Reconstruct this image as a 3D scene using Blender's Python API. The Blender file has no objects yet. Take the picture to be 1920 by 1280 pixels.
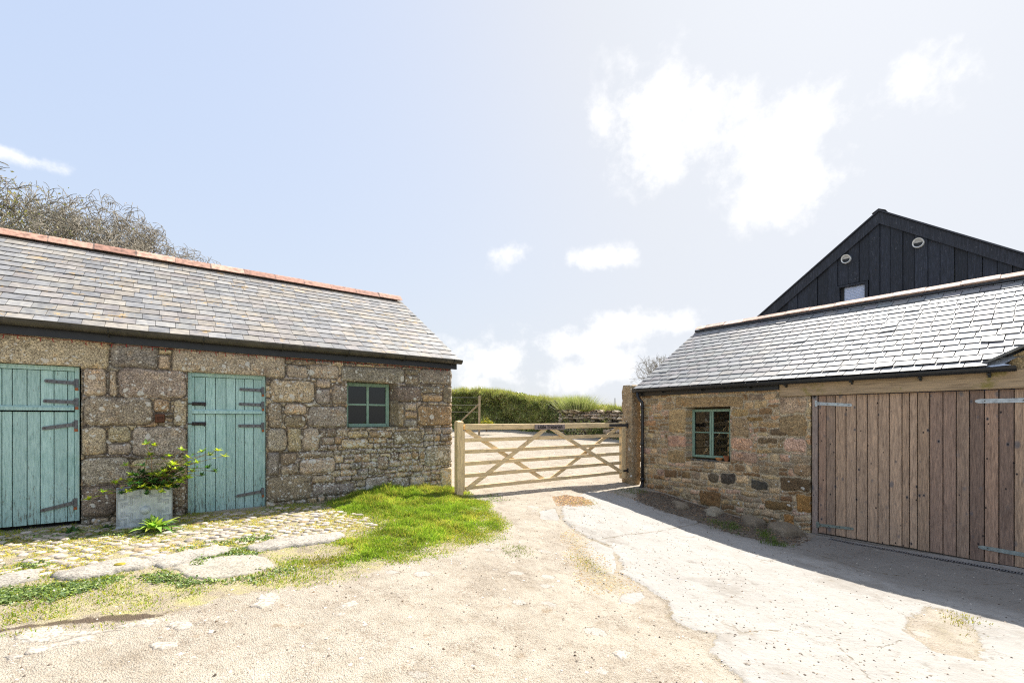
import bpy, math, random
import numpy as np
from mathutils import Vector, Matrix
R = math.radians
random.seed(11); rng = np.random.default_rng(11)
scene = bpy.context.scene
col = scene.collection
FPX, CX, CY, H = 860.0, 960.0, 785.0, 1.3      # measured camera: focal length in photo pixels, principal point, height

# ------------------------------------------------------------------ noise
def _h(ix, iy, iz, s):
    n = (ix.astype(np.int64)*374761393 + iy.astype(np.int64)*668265263 + iz.astype(np.int64)*2147483647 + s*974634777) & 0xffffffff
    n = ((n ^ (n >> 13)) * 1274126177) & 0xffffffff
    n = (n ^ (n >> 16)) & 0xffffff
    return n / float(0xffffff)
def vn(x, y, z=0.0, s=0):
    x = np.asarray(x, float); y = np.asarray(y, float); z = np.zeros_like(x) + z
    x0 = np.floor(x); y0 = np.floor(y); z0 = np.floor(z)
    fx = x-x0; fy = y-y0; fz = z-z0
    fx = fx*fx*(3-2*fx); fy = fy*fy*(3-2*fy); fz = fz*fz*(3-2*fz)
    r = 0
    flat = not np.any(fz)
    for a in (0, 1):
        for b in (0, 1):
            for c in ((0,) if flat else (0, 1)):
                w = (fx if a else 1-fx)*(fy if b else 1-fy)*(fz if c else 1-fz)
                r = r + w*_h(x0+a, y0+b, z0+c, s)
    return r*2-1
def fbm(x, y, z=0.0, s=0, o=3):
    r = 0; a = 1; t = 0
    for i in range(o):
        r = r + a*vn(np.asarray(x)*2**i, np.asarray(y)*2**i, np.asarray(z)*2**i, s+i*17); t += a; a *= .5
    return r/t
def sst(a, b, x):
    t = np.clip((x-a)/(b-a), 0, 1); return t*t*(3-2*t)

# ------------------------------------------------------------------ ground height
CP = np.array([(-5.5,4.9,.07),(-3.9,6.1,.065),(-3,6.8,.06),(-1,8.2,.0),(-.9,7.87,-.01),(2.5,10.3,-.14),(2.85,10.0,-.2),(4.9,7.5,-.58),
 (6.3,5.7,-.56),(3.4,8.8,-.38),(3.1,6.8,-.42),(0,6,-.1),(0,3,-.22),(2,4,-.38),(4,4,-.5),(-3,3,-.07),(-6,2,-.02),(0,0,-.25),(6,0,-.5),(-6,-3,0),
 (-4.2,4.2,.02),(0,14,.12),(5,16,.2),(0,20,.35),(5,21,.42),(-3,27,.66),(-12,22,.5),(13,20,.3),(9,9,-.45),(15,4,-.5),(-12,2,.1),(2,-8,-.3),(-12,12,.3),(1,25,.66),(2.6,9.2,-.2),(.8,8.6,-.06)], float)
def _tp(r2): return np.where(r2 > 0, .5*r2*np.log(np.maximum(r2, 1e-12)), 0)
_d2 = ((CP[:, None, :2]-CP[None, :, :2])**2).sum(-1)
_n = len(CP); _A = np.zeros((_n+3, _n+3)); _A[:_n, :_n] = _tp(_d2)+np.eye(_n)*.15
_A[:_n, _n] = 1; _A[:_n, _n+1:] = CP[:, :2]; _A[_n, :_n] = 1; _A[_n+1:, :_n] = CP[:, :2].T
_W = np.linalg.solve(_A, np.r_[CP[:, 2], 0, 0, 0])
def gz0(X, Y):
    X = np.asarray(X, float); Y = np.asarray(Y, float)
    Xc = np.clip(X, -13, 16); Yc = np.clip(Y, -8, 28)
    r = _W[_n] + _W[_n+1]*Xc + _W[_n+2]*Yc
    for i in range(_n): r = r + _W[i]*_tp((Xc-CP[i, 0])**2+(Yc-CP[i, 1])**2)
    return np.clip(r, -.8, 1.2)
def at(u, v, zo=0.0):
    Y = 6.0
    for _ in range(25):
        X = (u-CX)/FPX*Y; z = float(gz0(X, Y))+zo
        Y = .5*Y + .5*min(FPX*(H-z)/max(v-CY, 4), 60)
    return ((u-CX)/FPX*Y, Y, float(gz0((u-CX)/FPX*Y, Y)))
def poly(pts): return np.array([at(*p)[:2] for p in pts])
def psdf(P, X, Y):
    X = np.asarray(X, float); Y = np.asarray(Y, float)
    d = np.full(X.shape, 1e9); ins = np.zeros(X.shape, bool)
    for i in range(len(P)):
        a = P[i]; b = P[(i+1) % len(P)]; e = b-a
        t = np.clip(((X-a[0])*e[0]+(Y-a[1])*e[1])/max(e@e, 1e-9), 0, 1)
        d = np.minimum(d, np.hypot(X-a[0]-t*e[0], Y-a[1]-t*e[1]))
        c = ((a[1] > Y) != (b[1] > Y)) & (X < (b[0]-a[0])*(Y-a[1])/(b[1]-a[1]+1e-12)+a[0])
        ins ^= c
    return np.where(ins, d, -d)

P_turf = poly([(-400,1240),(0,1180),(60,1176),(150,1168),(300,1160),(400,1125),(470,1108),(560,1100),(650,1085),(740,1058),(820,1040),(880,1022),(940,998),(948,975),(925,955),(905,938),(860,925),(700,925),(560,945),(350,965),(0,1000),(-400,1070)])
P_lush = poly([(610,948),(650,928),(700,922),(845,918),(895,938),(935,962),(942,985),(915,1002),(850,1020),(790,1036),(720,1052),(640,1066),(560,1068),(520,1055),(590,1042),(650,1012),(705,998),(690,978),(640,962)])
P_cob = poly([(-300,1090),(0,1006),(150,982),(350,968),(500,952),(600,948),(690,968),(712,990),(650,1000),(560,1006),(450,1022),(340,1040),(180,1064),(60,1082),(0,1088),(-300,1130)])
P_conc = poly([(1100,922),(1062,940),(1053,952),(1057,976),(1080,995),(1111,1012),(1139,1023),(1161,1049),(1170,1060),(1161,1075),(1190,1088),(1218,1105),(1251,1129),(1257,1158),(1285,1178),(1345,1192),(1330,1225),(1400,1280),(1460,1400),(3200,1500),(3200,1290),(1980,1075),(1530,1004),(1500,1022),(1420,1012),(1330,985),(1250,962),(1190,938),(1150,925)])
P_pat = poly([(1690,1185),(1700,1158),(1740,1140),(1790,1150),(1830,1180),(1850,1215),(1840,1240),(1760,1225)])
P_pc2 = poly([(1083,1030),(1112,1014),(1145,1030),(1158,1058),(1148,1078),(1120,1072),(1098,1050)])
P_pc3 = poly([(1012,958),(1040,953),(1050,970),(1046,976),(1015,973)])
P_pc4 = poly([(1160,1128),(1172,1110),(1205,1110),(1212,1120),(1190,1132)])
P_lit = poly([(1195,918),(1240,925),(1320,950),(1420,980),(1516,1000),(1505,1022),(1440,1022),(1370,1003),(1290,975),(1230,958),(1190,940)])
P_lt2 = poly([(1035,930),(1060,925),(1095,932),(1112,945),(1080,950),(1045,948)])
P_moss = poly([(1075,985),(1105,1020),(1150,1062),(1220,1110),(1180,1120),(1110,1115),(1060,1060),(1050,1000)])
P_mud = poly([(-60,1195),(0,1178),(120,1160),(250,1148),(330,1152),(300,1160),(120,1172),(0,1188)])
UL = np.array([math.cos(R(37.5)), math.sin(R(37.5))]); UR = np.array([math.cos(R(-52.5)), math.sin(R(-52.5))])
def gz(X, Y):
    X = np.asarray(X, float); Y = np.asarray(Y, float)
    z = gz0(X, Y)
    z = z + .10*sst(-.1, .6, psdf(P_lush, X, Y))*(1-sst(0, 1.6, ((X+1.08)*.609-(Y-8.28)*.793)))
    z = z + .012*fbm(X*.9, Y*.9, s=3) + .006*fbm(X*4, Y*4, s=5) + .0035*fbm(X*14, Y*14, s=6)
    z = z + .015*sst(-.02, .02, psdf(P_conc, X, Y)) + .012*sst(-.02, .02, psdf(P_pc2, X, Y)) - .012*sst(-.02, .05, psdf(P_pat, X, Y))
    z = z + .05*sst(-.05, .3, psdf(P_lit, X, Y))
    return z
def g1(x, y): return float(gz(np.array([x]), np.array([y]))[0])

# ------------------------------------------------------------------ object helpers
def tag(o, label=None, cat=None, group=None, kind=None):
    if label: o['label'] = label
    if cat: o['category'] = cat
    if group: o['group'] = group
    if kind: o['kind'] = kind
    return o
def empty(name, loc=(0, 0, 0), rz=0.0):
    o = bpy.data.objects.new(name, None); col.objects.link(o); o.location = loc; o.rotation_euler = (0, 0, rz); o.empty_display_size = .1
    return o
def link(name, me, parent=None):
    o = bpy.data.objects.new(name, me); col.objects.link(o)
    if parent: o.parent = parent
    return o
def npmesh(name, V, Fs, mat, parent=None, colr=None, smooth=False, extra=None):
    """V (n,3); Fs: list of int arrays (m,k)"""
    me = bpy.data.meshes.new(name)
    V = np.asarray(V, np.float32); me.vertices.add(len(V)); me.vertices.foreach_set('co', V.ravel())
    idx = np.concatenate([np.asarray(f, np.int32).ravel() for f in Fs])
    tot = np.concatenate([np.full(len(f), np.asarray(f).shape[1], np.int32) for f in Fs])
    st = np.r_[0, np.cumsum(tot)[:-1]].astype(np.int32)
    me.loops.add(len(idx)); me.loops.foreach_set('vertex_index', idx)
    me.polygons.add(len(tot)); me.polygons.foreach_set('loop_start', st)
    try: me.polygons.foreach_set('loop_total', tot)
    except Exception: pass
    if smooth: me.polygons.foreach_set('use_smooth', np.ones(len(tot), bool))
    me.update(calc_edges=True); me.validate()
    def att(n, c):
        c = np.asarray(c, np.float32)
        if c.ndim == 1: c = np.repeat(c[:, None], 3, 1)
        a = me.color_attributes.new(n, 'FLOAT_COLOR', 'POINT')
        a.data.foreach_set('color', np.c_[c[:, :3], np.ones(len(c), np.float32)].astype(np.float32).ravel())
    if colr is not None: att('Col', colr)
    if extra:
        for k, v in extra.items(): att(k, v)
    me.materials.append(mat)
    return link(name, me, parent)
class MB:
    """collects simple solids into one mesh"""
    def __init__(s): s.v = []; s.f = []; s.c = []
    def add(s, vs, fs, c=(1, 1, 1)):
        o = len(s.v); s.v += [tuple(p) for p in vs]; s.f += [tuple(i+o for i in f) for f in fs]; s.c += [c]*len(vs)
    def box(s, x0, x1, y0, y1, z0, z1, c=(1, 1, 1), b=0.0, M=None, j=0.0):
        if b <= 0:
            vs = [(x, y, z) for z in (z0, z1) for x, y in ((x0, y0), (x1, y0), (x1, y1), (x0, y1))]
            fs = [(0, 3, 2, 1), (4, 5, 6, 7), (0, 1, 5, 4), (1, 2, 6, 5), (2, 3, 7, 6), (3, 0, 4, 7)]
        else:
            b = min(b, (x1-x0)*.45, (y1-y0)*.45, (z1-z0)*.45)
            vs = []; 
            for z, i in ((z0, b), (z0+b, 0), (z1-b, 0), (z1, b)):
                for x, y in ((x0+i+b*(i == 0), y0+i), (x1-i-b*(i == 0), y0+i), (x1-i, y0+i+b*(i == 0)), (x1-i, y1-i-b*(i == 0)),
                             (x1-i-b*(i == 0), y1-i), (x0+i+b*(i == 0), y1-i), (x0+i, y1-i-b*(i == 0)), (x0+i, y0+i+b*(i == 0))):
                    vs.append((x, y, z))
            fs = [tuple(range(7, -1, -1)), tuple(range(24, 32))]
            for k in range(3):
                for i in range(8): fs.append((k*8+i, k*8+(i+1) % 8, k*8+8+(i+1) % 8, k*8+8+i))
        if j: vs = [(x+random.uniform(-j, j), y+random.uniform(-j, j), z+random.uniform(-j, j)) for x, y, z in vs]
        if M is not None: vs = [M @ Vector(p) for p in vs]
        s.add(vs, fs, c)
    def tube(s, pts, r, n=8, c=(1, 1, 1), cap=True, r2=None):
        pts = [Vector(p) for p in pts]; m = len(pts); rings = []
        up = Vector((0, 0, 1))
        for i, p in enumerate(pts):
            d = (pts[min(i+1, m-1)]-pts[max(i-1, 0)]).normalized()
            a = d.cross(up if abs(d.z) < .9 else Vector((1, 0, 0))).normalized(); b = a.cross(d)
            rr = r if r2 is None else r+(r2-r)*i/(m-1)
            if isinstance(r, (list, tuple)): rr = r[i]
            rings.append([p+(a*math.cos(t*2*math.pi/n)+b*math.sin(t*2*math.pi/n))*rr for t in range(n)])
        vs = [q for ring in rings for q in ring]
        fs = [(i*n+k, i*n+(k+1) % n, (i+1)*n+(k+1) % n, (i+1)*n+k) for i in range(m-1) for k in range(n)]
        if cap: fs += [tuple(range(n-1, -1, -1)), tuple(range((m-1)*n, m*n))]
        s.add(vs, fs, c)
    def extr(s, prof, x0, x1, c=(1, 1, 1), closed=True, f=None):
        """profile list (y,z) extruded along x; optional f(x)->dz"""
        n = len(prof); xs = [x0, x1] if f is None else list(np.linspace(x0, x1, 24))
        vs = [(x, y, z+(f(x) if f else 0)) for x in xs for y, z in prof]
        m = len(xs); fs = []
        for i in range(m-1):
            for k in range(n if closed else n-1):
                fs.append((i*n+k, i*n+(k+1) % n, (i+1)*n+(k+1) % n, (i+1)*n+k))
        if closed: fs += [tuple(range(n)), tuple(range((m-1)*n+n-1, (m-1)*n-1, -1))]
        s.add(vs, fs, c)
    def build(s, name, mat, parent=None, smooth=False, fix=True):
        me = bpy.data.meshes.new(name); me.from_pydata([tuple(v) for v in s.v], [], s.f); me.update()
        a = me.color_attributes.new('Col', 'FLOAT_COLOR', 'POINT')
        a.data.foreach_set('color', np.array([(*c[:3], 1.0) for c in s.c], np.float32).ravel())
        if fix:
            import bmesh
            bm = bmesh.new(); bm.from_mesh(me); bmesh.ops.recalc_face_normals(bm, faces=bm.faces); bm.to_mesh(me); bm.free()
        if smooth:
            me.polygons.foreach_set('use_smooth', np.ones(len(me.polygons), bool))
        me.materials.append(mat)
        return link(name, me, parent)

# ------------------------------------------------------------------ materials
class NT:
    def __init__(s, name):
        s.m = bpy.data.materials.new(name); s.m.use_nodes = True; s.t = s.m.node_tree; s.t.nodes.clear()
        s.out = s.t.nodes.new('ShaderNodeOutputMaterial'); s.b = s.n('ShaderNodeBsdfPrincipled'); s.t.links.new(s.b.outputs[0], s.out.inputs[0])
        s.co = s.n('ShaderNodeTexCoord').outputs['Object']
    def n(s, ty, **k):
        nd = s.t.nodes.new(ty)
        for a, v in k.items(): setattr(nd, a, v)
        return nd
    def set(s, sock, v):
        if isinstance(v, bpy.types.NodeSocket): s.t.links.new(v, sock)
        elif v is not None:
            if sock.type == 'RGBA' and not isinstance(v, float) and len(v) == 3: v = (*v, 1)
            sock.default_value = v
    def noise(s, sc, det=3, rough=.6, vec=None, dist=0, out=0):
        nd = s.n('ShaderNodeTexNoise'); s.set(nd.inputs['Vector'], vec or s.co); nd.inputs['Scale'].default_value = sc
        nd.inputs['Detail'].default_value = det; nd.inputs['Roughness'].default_value = rough; nd.inputs['Distortion'].default_value = dist
        return nd.outputs[out]
    def vor(s, sc, feat='F1', vec=None, out='Distance', rnd=1.0):
        nd = s.n('ShaderNodeTexVoronoi', feature=feat); s.set(nd.inputs['Vector'], vec or s.co); nd.inputs['Scale'].default_value = sc
        nd.inputs['Randomness'].default_value = rnd
        return nd.outputs[out]
    def mp(s, scale, vec=None, loc=(0, 0, 0)):
        nd = s.n('ShaderNodeMapping'); s.set(nd.inputs['Vector'], vec or s.co); nd.inputs['Scale'].default_value = scale; nd.inputs['Location'].default_value = loc
        return nd.outputs[0]
    def math(s, op, a, b=None, c=None, clamp=False):
        nd = s.n('ShaderNodeMath', operation=op, use_clamp=clamp); s.set(nd.inputs[0], a)
        if b is not None: s.set(nd.inputs[1], b)
        if c is not None: s.set(nd.inputs[2], c)
        return nd.outputs[0]
    def rng(s, v, a, b, c=0.0, d=1.0):
        nd = s.n('ShaderNodeMapRange', interpolation_type='SMOOTHSTEP'); s.set(nd.inputs[0], v)
        for i, x in enumerate((a, b, c, d)): nd.inputs[i+1].default_value = x
        return nd.outputs[0]
    def mix(s, f, a, b, mode='MIX'):
        nd = s.n('ShaderNodeMix', data_type='RGBA', blend_type=mode); s.set(nd.inputs[0], f); s.set(nd.inputs[6], a); s.set(nd.inputs[7], b)
        return nd.outputs[2]
    def attr(s, n='Col'):
        nd = s.n('ShaderNodeAttribute'); nd.attribute_name = n; return nd.outputs['Color']
    def sep(s, c):
        nd = s.n('ShaderNodeSeparateColor'); s.set(nd.inputs[0], c); return nd.outputs
    def ramp(s, f, st):
        nd = s.n('ShaderNodeValToRGB'); s.set(nd.inputs[0], f); el = nd.color_ramp.elements
        while len(el) < len(st): el.new(.5)
        for e, (p, c) in zip(el, st): e.position = p; e.color = (*c, 1)
        return nd.outputs[0]
    def bump(s, h, st=.3, dist=.01):
        nd = s.n('ShaderNodeBump'); s.set(nd.inputs['Height'], h); nd.inputs['Strength'].default_value = st; nd.inputs['Distance'].default_value = dist
        s.t.links.new(nd.outputs[0], s.b.inputs['Normal'])
    def fin(s, c, rough=.8, metal=0.0, spec=.5):
        s.set(s.b.inputs['Base Color'], c); s.set(s.b.inputs['Roughness'], rough); s.set(s.b.inputs['Metallic'], metal)
        s.b.inputs['Specular IOR Level'].default_value = spec
        return s.m
def srgb(r, g, b):
    f = lambda c: (c/255/12.92) if c/255 <= .04045 else ((c/255+.055)/1.055)**2.4
    return (f(r), f(g), f(b))

def m_stone(name, lichen=1.0, sz=1.0, grain=.55):
    t = NT(name); c = t.attr('Col'); a = t.sep(t.attr('Aux'))      # Aux: R stone mask, G lichen density, B green/damp
    sp = t.noise(70/sz, 2, .75); sp2 = t.noise(150/sz, 1, .5); big = t.noise(3.2, 4, .6); med = t.noise(14, 4, .65)
    c = t.mix(1.0, c, t.ramp(sp, [(.33, (.30, .27, .25)), (.47, (.88, .86, .82)), (.58, (1.3, 1.27, 1.2)), (.70, (2.0, 1.95, 1.85))]), 'MULTIPLY')
    c = t.mix(grain, c, t.mix(1.0, c, t.ramp(sp2, [(.36, (.3, .28, .26)), (.5, (1, 1, 1)), (.68, (1.6, 1.55, 1.5))]), 'MULTIPLY'))
    c = t.mix(.75, c, t.mix(1.0, c, t.ramp(med, [(.3, (.55, .52, .5)), (.52, (1, 1, 1)), (.72, (1.35, 1.25, 1.1))]), 'MULTIPLY'))
    c = t.mix(t.rng(big, .52, .68, 0, .5), c, t.mix(1.0, c, (.55, .52, .55), 'MULTIPLY'))
    c = t.mix(t.math('MULTIPLY', t.rng(t.noise(5.3, 4, .7, dist=.4), .55, .7, 0, .45), a[0]), c, t.mix(1, c, (1.35, 1.0, .62), 'MULTIPLY'))
    # lichen discs
    w = t.n('ShaderNodeVectorMath', operation='MULTIPLY_ADD'); t.set(w.inputs[0], t.noise(22, 3, .6, out=1)); w.inputs[1].default_value = (.05, .05, .05); t.set(w.inputs[2], t.co)
    L = None
    for sc, thr, dens in ((7.5, .42, .34), (14, .46, .42), (30, .5, .5)):
        vd = t.n('ShaderNodeTexVoronoi'); t.set(vd.inputs['Vector'], w.outputs[0]); vd.inputs['Scale'].default_value = sc
        r = t.sep(vd.outputs['Color'])
        on = t.math('LESS_THAN', r[0], t.math('MULTIPLY', a[1], dens*lichen))
        rad = t.math('MULTIPLY', t.math('MULTIPLY_ADD', r[1], .6, .4), thr)
        f = t.math('MULTIPLY', on, t.rng(t.math('SUBTRACT', rad, vd.outputs['Distance']), -.01, .04))
        L = f if L is None else t.math('MAXIMUM', L, f)
    L = t.math('MULTIPLY', L, t.rng(t.noise(60, 2, .6), .3, .5, .45, .95))
    lc = t.ramp(t.noise(7, 2, .5), [(.3, (.42, .43, .38)), (.5, (.62, .6, .54)), (.7, (.5, .42, .28))])
    c = t.mix(L, c, t.mix(.5, lc, (.62, .6, .55)))
    c = t.mix(t.math('MULTIPLY', a[2], t.rng(t.noise(12, 4, .7), .42, .6)), c, (.045, .06, .02))
    h = t.math('ADD', t.math('MULTIPLY', sp, .5), t.math('ADD', med, t.math('MULTIPLY', L, .25)))
    t.bump(h, .75, .012)
    return t.fin(c, .92, spec=.25)
def m_col(name, rough=.7, nsc=30, amt=.25, bump=.0, metal=0.0, spec=.5, det=4, stretch=None, bsc=None):
    t = NT(name); c = t.attr('Col'); v = t.mp(stretch) if stretch else t.co
    n1 = t.noise(nsc, det, .65, vec=v)
    c = t.mix(1.0, c, t.ramp(n1, [(.25, (1-amt*1.6,)*3), (.5, (1, 1, 1)), (.75, (1+amt*1.2,)*3)]), 'MULTIPLY')
    if bump: t.bump(t.noise(bsc or nsc*1.5, 4, .7, vec=v), bump, .006)
    return t.fin(c, rough, metal, spec)
def m_paint():
    t = NT('teal_paint'); c = t.attr('Col'); v = t.mp((9, 9, .8))
    g = t.noise(9, 5, .7, vec=v); w = t.noise(2.5, 5, .7); f = t.noise(26, 4, .75, vec=t.mp((3, 3, .45)))
    c = t.mix(t.rng(w, .42, .7, 0, .55), c, t.mix(1, c, (.72, .82, .80), 'MULTIPLY'))
    c = t.mix(1, c, t.ramp(g, [(.3, (.58, .66, .64)), (.5, (1, 1, 1)), (.72, (1.3, 1.24, 1.22))]), 'MULTIPLY')
    zc = t.n('ShaderNodeSeparateXYZ'); t.set(zc.inputs[0], t.co)
    worn = t.math('ADD', f, t.rng(zc.outputs[2], .0, .9, .1, 0.0))
    c = t.mix(t.rng(worn, .61, .70, 0, .8), c, (.14, .15, .12))
    t.bump(t.math('ADD', g, f), .5, .004)
    return t.fin(c, .62, spec=.4)
def m_wood(name, knots=1.0, g=1.0, rough=.75, ax=2):
    t = NT(name); c = t.attr('Col'); v = t.mp((7, 7, .55) if ax else (.55, 7, 7))
    gr = t.noise(6, 6, .72, vec=v, dist=.35); fine = t.noise(38, 3, .7, vec=t.mp((5, 5, .25) if ax else (.25, 5, 5)))
    c = t.mix(1, c, t.ramp(gr, [(.28, (.55, .52, .52)), (.5, (1, 1, 1)), (.72, (1.4, 1.33, 1.25))]), 'MULTIPLY')
    c = t.mix(g, c, t.mix(1, c, t.ramp(fine, [(.35, (.6, .58, .58)), (.55, (1, 1, 1)), (.7, (1.2, 1.2, 1.2))]), 'MULTIPLY'))
    kv = t.n('ShaderNodeTexVoronoi'); t.set(kv.inputs['Vector'], t.mp((7.5, 7.5, 4.6))); kv.inputs['Scale'].default_value = 1.35
    r = t.sep(kv.outputs['Color'])
    k = t.math('MULTIPLY', t.math('LESS_THAN', r[0], .95), t.rng(t.math('SUBTRACT', t.math('MULTIPLY', r[1], .26), kv.outputs['Distance']), -.05, .03))
    k2 = t.math('MULTIPLY', t.rng(t.math('SUBTRACT', t.math('MULTIPLY', r[1], .42), kv.outputs['Distance']), -.1, .08), t.math('LESS_THAN', r[2], .5))
    c = t.mix(t.math('MULTIPLY', k2, .65*knots), c, (.10, .11, .13)); c = t.mix(t.math('MULTIPLY', k, .9*knots), c, (.02, .018, .02))
    t.bump(t.math('ADD', gr, fine), .45, .004)
    return t.fin(c, rough, spec=.3)
def m_slate(name, rough, lich=.5, spec=.6):
    t = NT(name); c = t.attr('Col')
    n1 = t.noise(10, 4, .6); n2 = t.noise(60, 3, .7, vec=t.mp((.5, 1.5, 1.5)))
    c = t.mix(1, c, t.ramp(n1, [(.3, (.72, .72, .74)), (.5, (1, 1, 1)), (.72, (1.25, 1.22, 1.15))]), 'MULTIPLY')
    c = t.mix(.6, c, t.mix(1, c, t.ramp(n2, [(.3, (.7, .7, .7)), (.5, (1, 1, 1)), (.7, (1.25, 1.25, 1.25))]), 'MULTIPLY'))
    if lich:
        L = t.math('MULTIPLY', t.rng(t.noise(2.6, 5, .7), .55, .63), t.rng(t.noise(11, 4, .8), .5, .6))
        c = t.mix(t.math('MULTIPLY', L, lich), c, (.50, .33, .12))
        c = t.mix(t.math('MULTIPLY', t.rng(t.noise(20, 3, .7), .6, .7), .5*lich), c, (.5, .48, .4))
    t.bump(t.math('ADD', n1, n2), .35, .003)
    return t.fin(c, rough, spec=spec)
def m_glass(tint=(.35, .37, .36, 1), nm='window_glass'):
    t = NT(nm); t.t.nodes.remove(t.b)
    g = t.n('ShaderNodeBsdfGlossy'); g.inputs['Roughness'].default_value = .02; g.inputs['Color'].default_value = (.95, .97, 1, 1)
    tr = t.n('ShaderNodeBsdfTransparent'); tr.inputs['Color'].default_value = tint
    fr = t.n('ShaderNodeFresnel'); fr.inputs['IOR'].default_value = 1.55
    nd = t.n('ShaderNodeBump'); t.set(nd.inputs['Height'], t.noise(3, 2)); nd.inputs['Strength'].default_value = .06; nd.inputs['Distance'].default_value = .02
    t.t.links.new(nd.outputs[0], g.inputs['Normal'])
    mx = t.n('ShaderNodeMixShader'); t.set(mx.inputs[0], t.math('ADD', t.math('MULTIPLY', fr.outputs[0], .9), .0, clamp=True))
    t.t.links.new(tr.outputs[0], mx.inputs[1]); t.t.links.new(g.outputs[0], mx.inputs[2]); t.t.links.new(mx.outputs[0], t.out.inputs[0])
    return t.m
def m_leaf(name, rough=.5, trans=.35):
    t = NT(name); c = t.attr('Col'); t.fin(c, rough, spec=.35)
    tl = t.n('ShaderNodeBsdfTranslucent'); t.set(tl.inputs[0], t.mix(1, c, (1.25, 1.3, .7), 'MULTIPLY'))
    mx = t.n('ShaderNodeMixShader'); mx.inputs[0].default_value = trans
    t.t.links.new(t.b.outputs[0], mx.inputs[1]); t.t.links.new(tl.outputs[0], mx.inputs[2]); t.t.links.new(mx.outputs[0], t.out.inputs[0])
    return t.m
def m_ground():
    t = NT('yard_ground'); A = t.sep(t.attr('Mask')); B = t.sep(t.attr('MaskB'))   # A: concrete, turf, litter  B: moss, mud, field
    fine = t.noise(160, 2, .7); med = t.noise(30, 4, .7); big = t.noise(1.3, 5, .65); mid = t.noise(6, 5, .7)
    # gravelly dust
    peb = t.n('ShaderNodeTexVoronoi'); t.set(peb.inputs['Vector'], t.co); peb.inputs['Scale'].default_value = 105
    pr = t.sep(peb.outputs['Color'])
    g = t.ramp(pr[0], [(.0, (.15, .12, .095)), (.18, (.31, .275, .23)), (.7, (.38, .348, .30)), (1, (.47, .44, .40))])
    g = t.mix(t.rng(t.noise(2.6, 5, .65), .34, .56, .1, .75), g, (.39, .357, .305))
    g = t.mix(t.rng(peb.outputs['Distance'], .35, .75, 0, .22), g, (.20, .16, .12))
    g = t.mix(1, g, t.ramp(big, [(.3, (.86, .83, .79)), (.5, (1, .99, .97)), (.7, (1.08, 1.08, 1.07))]), 'MULTIPLY')
    g = t.mix(1, g, t.ramp(mid, [(.3, (.8, .77, .73)), (.5, (1, 1, 1)), (.7, (1.12, 1.1, 1.08))]), 'MULTIPLY')
    g = t.mix(t.rng(t.noise(5, 7, .88), .555, .66, 0, .75), g, (.24, .18, .12))
    g = t.mix(t.rng(t.noise(70, 2, .6), .63, .70, 0, .75), g, (.09, .075, .06))
    es = t.n('ShaderNodeTexVoronoi'); t.set(es.inputs['Vector'], t.mp((1, 1.3, .2))); es.inputs['Scale'].default_value = 3.6; er = t.sep(es.outputs['Color'])
    ed = t.math('SUBTRACT', t.math('MULTIPLY', er[1], .42), t.math('ADD', es.outputs['Distance'], t.math('MULTIPLY', t.math('SUBTRACT', t.noise(9, 4, .7), .5), .5)))
    eon = t.math('LESS_THAN', er[0], .30); est = t.math('MULTIPLY', eon, t.rng(ed, .0, .03)); eri = t.math('MULTIPLY', eon, t.math('MULTIPLY', t.rng(ed, -.05, 0), t.rng(ed, .0, .04, 1, 0)))
    g = t.mix(t.math('MULTIPLY', est, .6), g, t.mix(er[2], (.33, .31, .28), (.43, .41, .385))); g = t.mix(t.math('MULTIPLY', eri, t.rng(t.noise(5, 2), .4, .6, 0, .6)), g, (.15, .12, .09))
    g = t.mix(1, g, (.995, .972, .94), 'MULTIPLY')
    # concrete
    cc = t.mix(t.noise(2.2, 5, .6), (.285, .268, .243), (.41, .388, .355))
    st = t.noise(7, 5, .75, vec=t.mp((1.2, 7, 1)), dist=.5)
    cc = t.mix(1, cc, t.ramp(st, [(.3, (.88, .87, .85)), (.55, (1, 1, 1)), (.75, (1.06, 1.06, 1.06))]), 'MULTIPLY')
    cc = t.mix(t.rng(t.noise(8.5, 5, .8), .57, .68, 0, .55), cc, (.21, .185, .15))
    cc = t.mix(t.rng(t.noise(90, 2, .6), .68, .74, 0, .7), cc, (.07, .06, .05))
    wv = t.n('ShaderNodeVectorMath', operation='MULTIPLY_ADD'); t.set(wv.inputs[0], t.noise(3, 4, .6, out=1)); wv.inputs[1].default_value = (.5, .5, .5); t.set(wv.inputs[2], t.co)
    cr = t.vor(.42, 'DISTANCE_TO_EDGE', vec=wv.outputs[0])
    crack = t.math('MAXIMUM', t.math('MULTIPLY', t.rng(cr, .002, .010, 1, 0), t.rng(t.noise(2.2, 3), .56, .66, 0, .6)), t.rng(t.math('ADD', t.sep(t.attr('MaskC'))[0], t.math('MULTIPLY', t.math('SUBTRACT', t.noise(18, 4, .7), .5), .7)), .84, .97))
    cc = t.mix(t.rng(t.noise(.9, 6, .75), .52, .66, 0, .5), cc, (.20, .175, .145)); cc = t.mix(t.rng(t.noise(2.7, 6, .8), .58, .68, 0, .5), cc, (.15, .13, .105)); cc = t.mix(t.rng(t.math('ADD', t.sep(t.attr('MaskC'))[1], t.math('MULTIPLY', t.math('SUBTRACT', t.noise(3, 6, .8), .5), 1.2)), .15, .95, 0, .8), cc, t.mix(1, cc, (.60, .575, .55), 'MULTIPLY')); cc = t.mix(t.math('MULTIPLY', crack, .75), cc, (.15, .115, .07))  # MaskC green darkens the concrete colour for garage shade as well as stains
    edge = t.math('ADD', A[0], t.math('MULTIPLY', t.math('SUBTRACT', t.noise(9, 7, .8), .5), .9))
    cm = t.rng(edge, .47, .53)
    c = t.mix(cm, g, cc)
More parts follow.
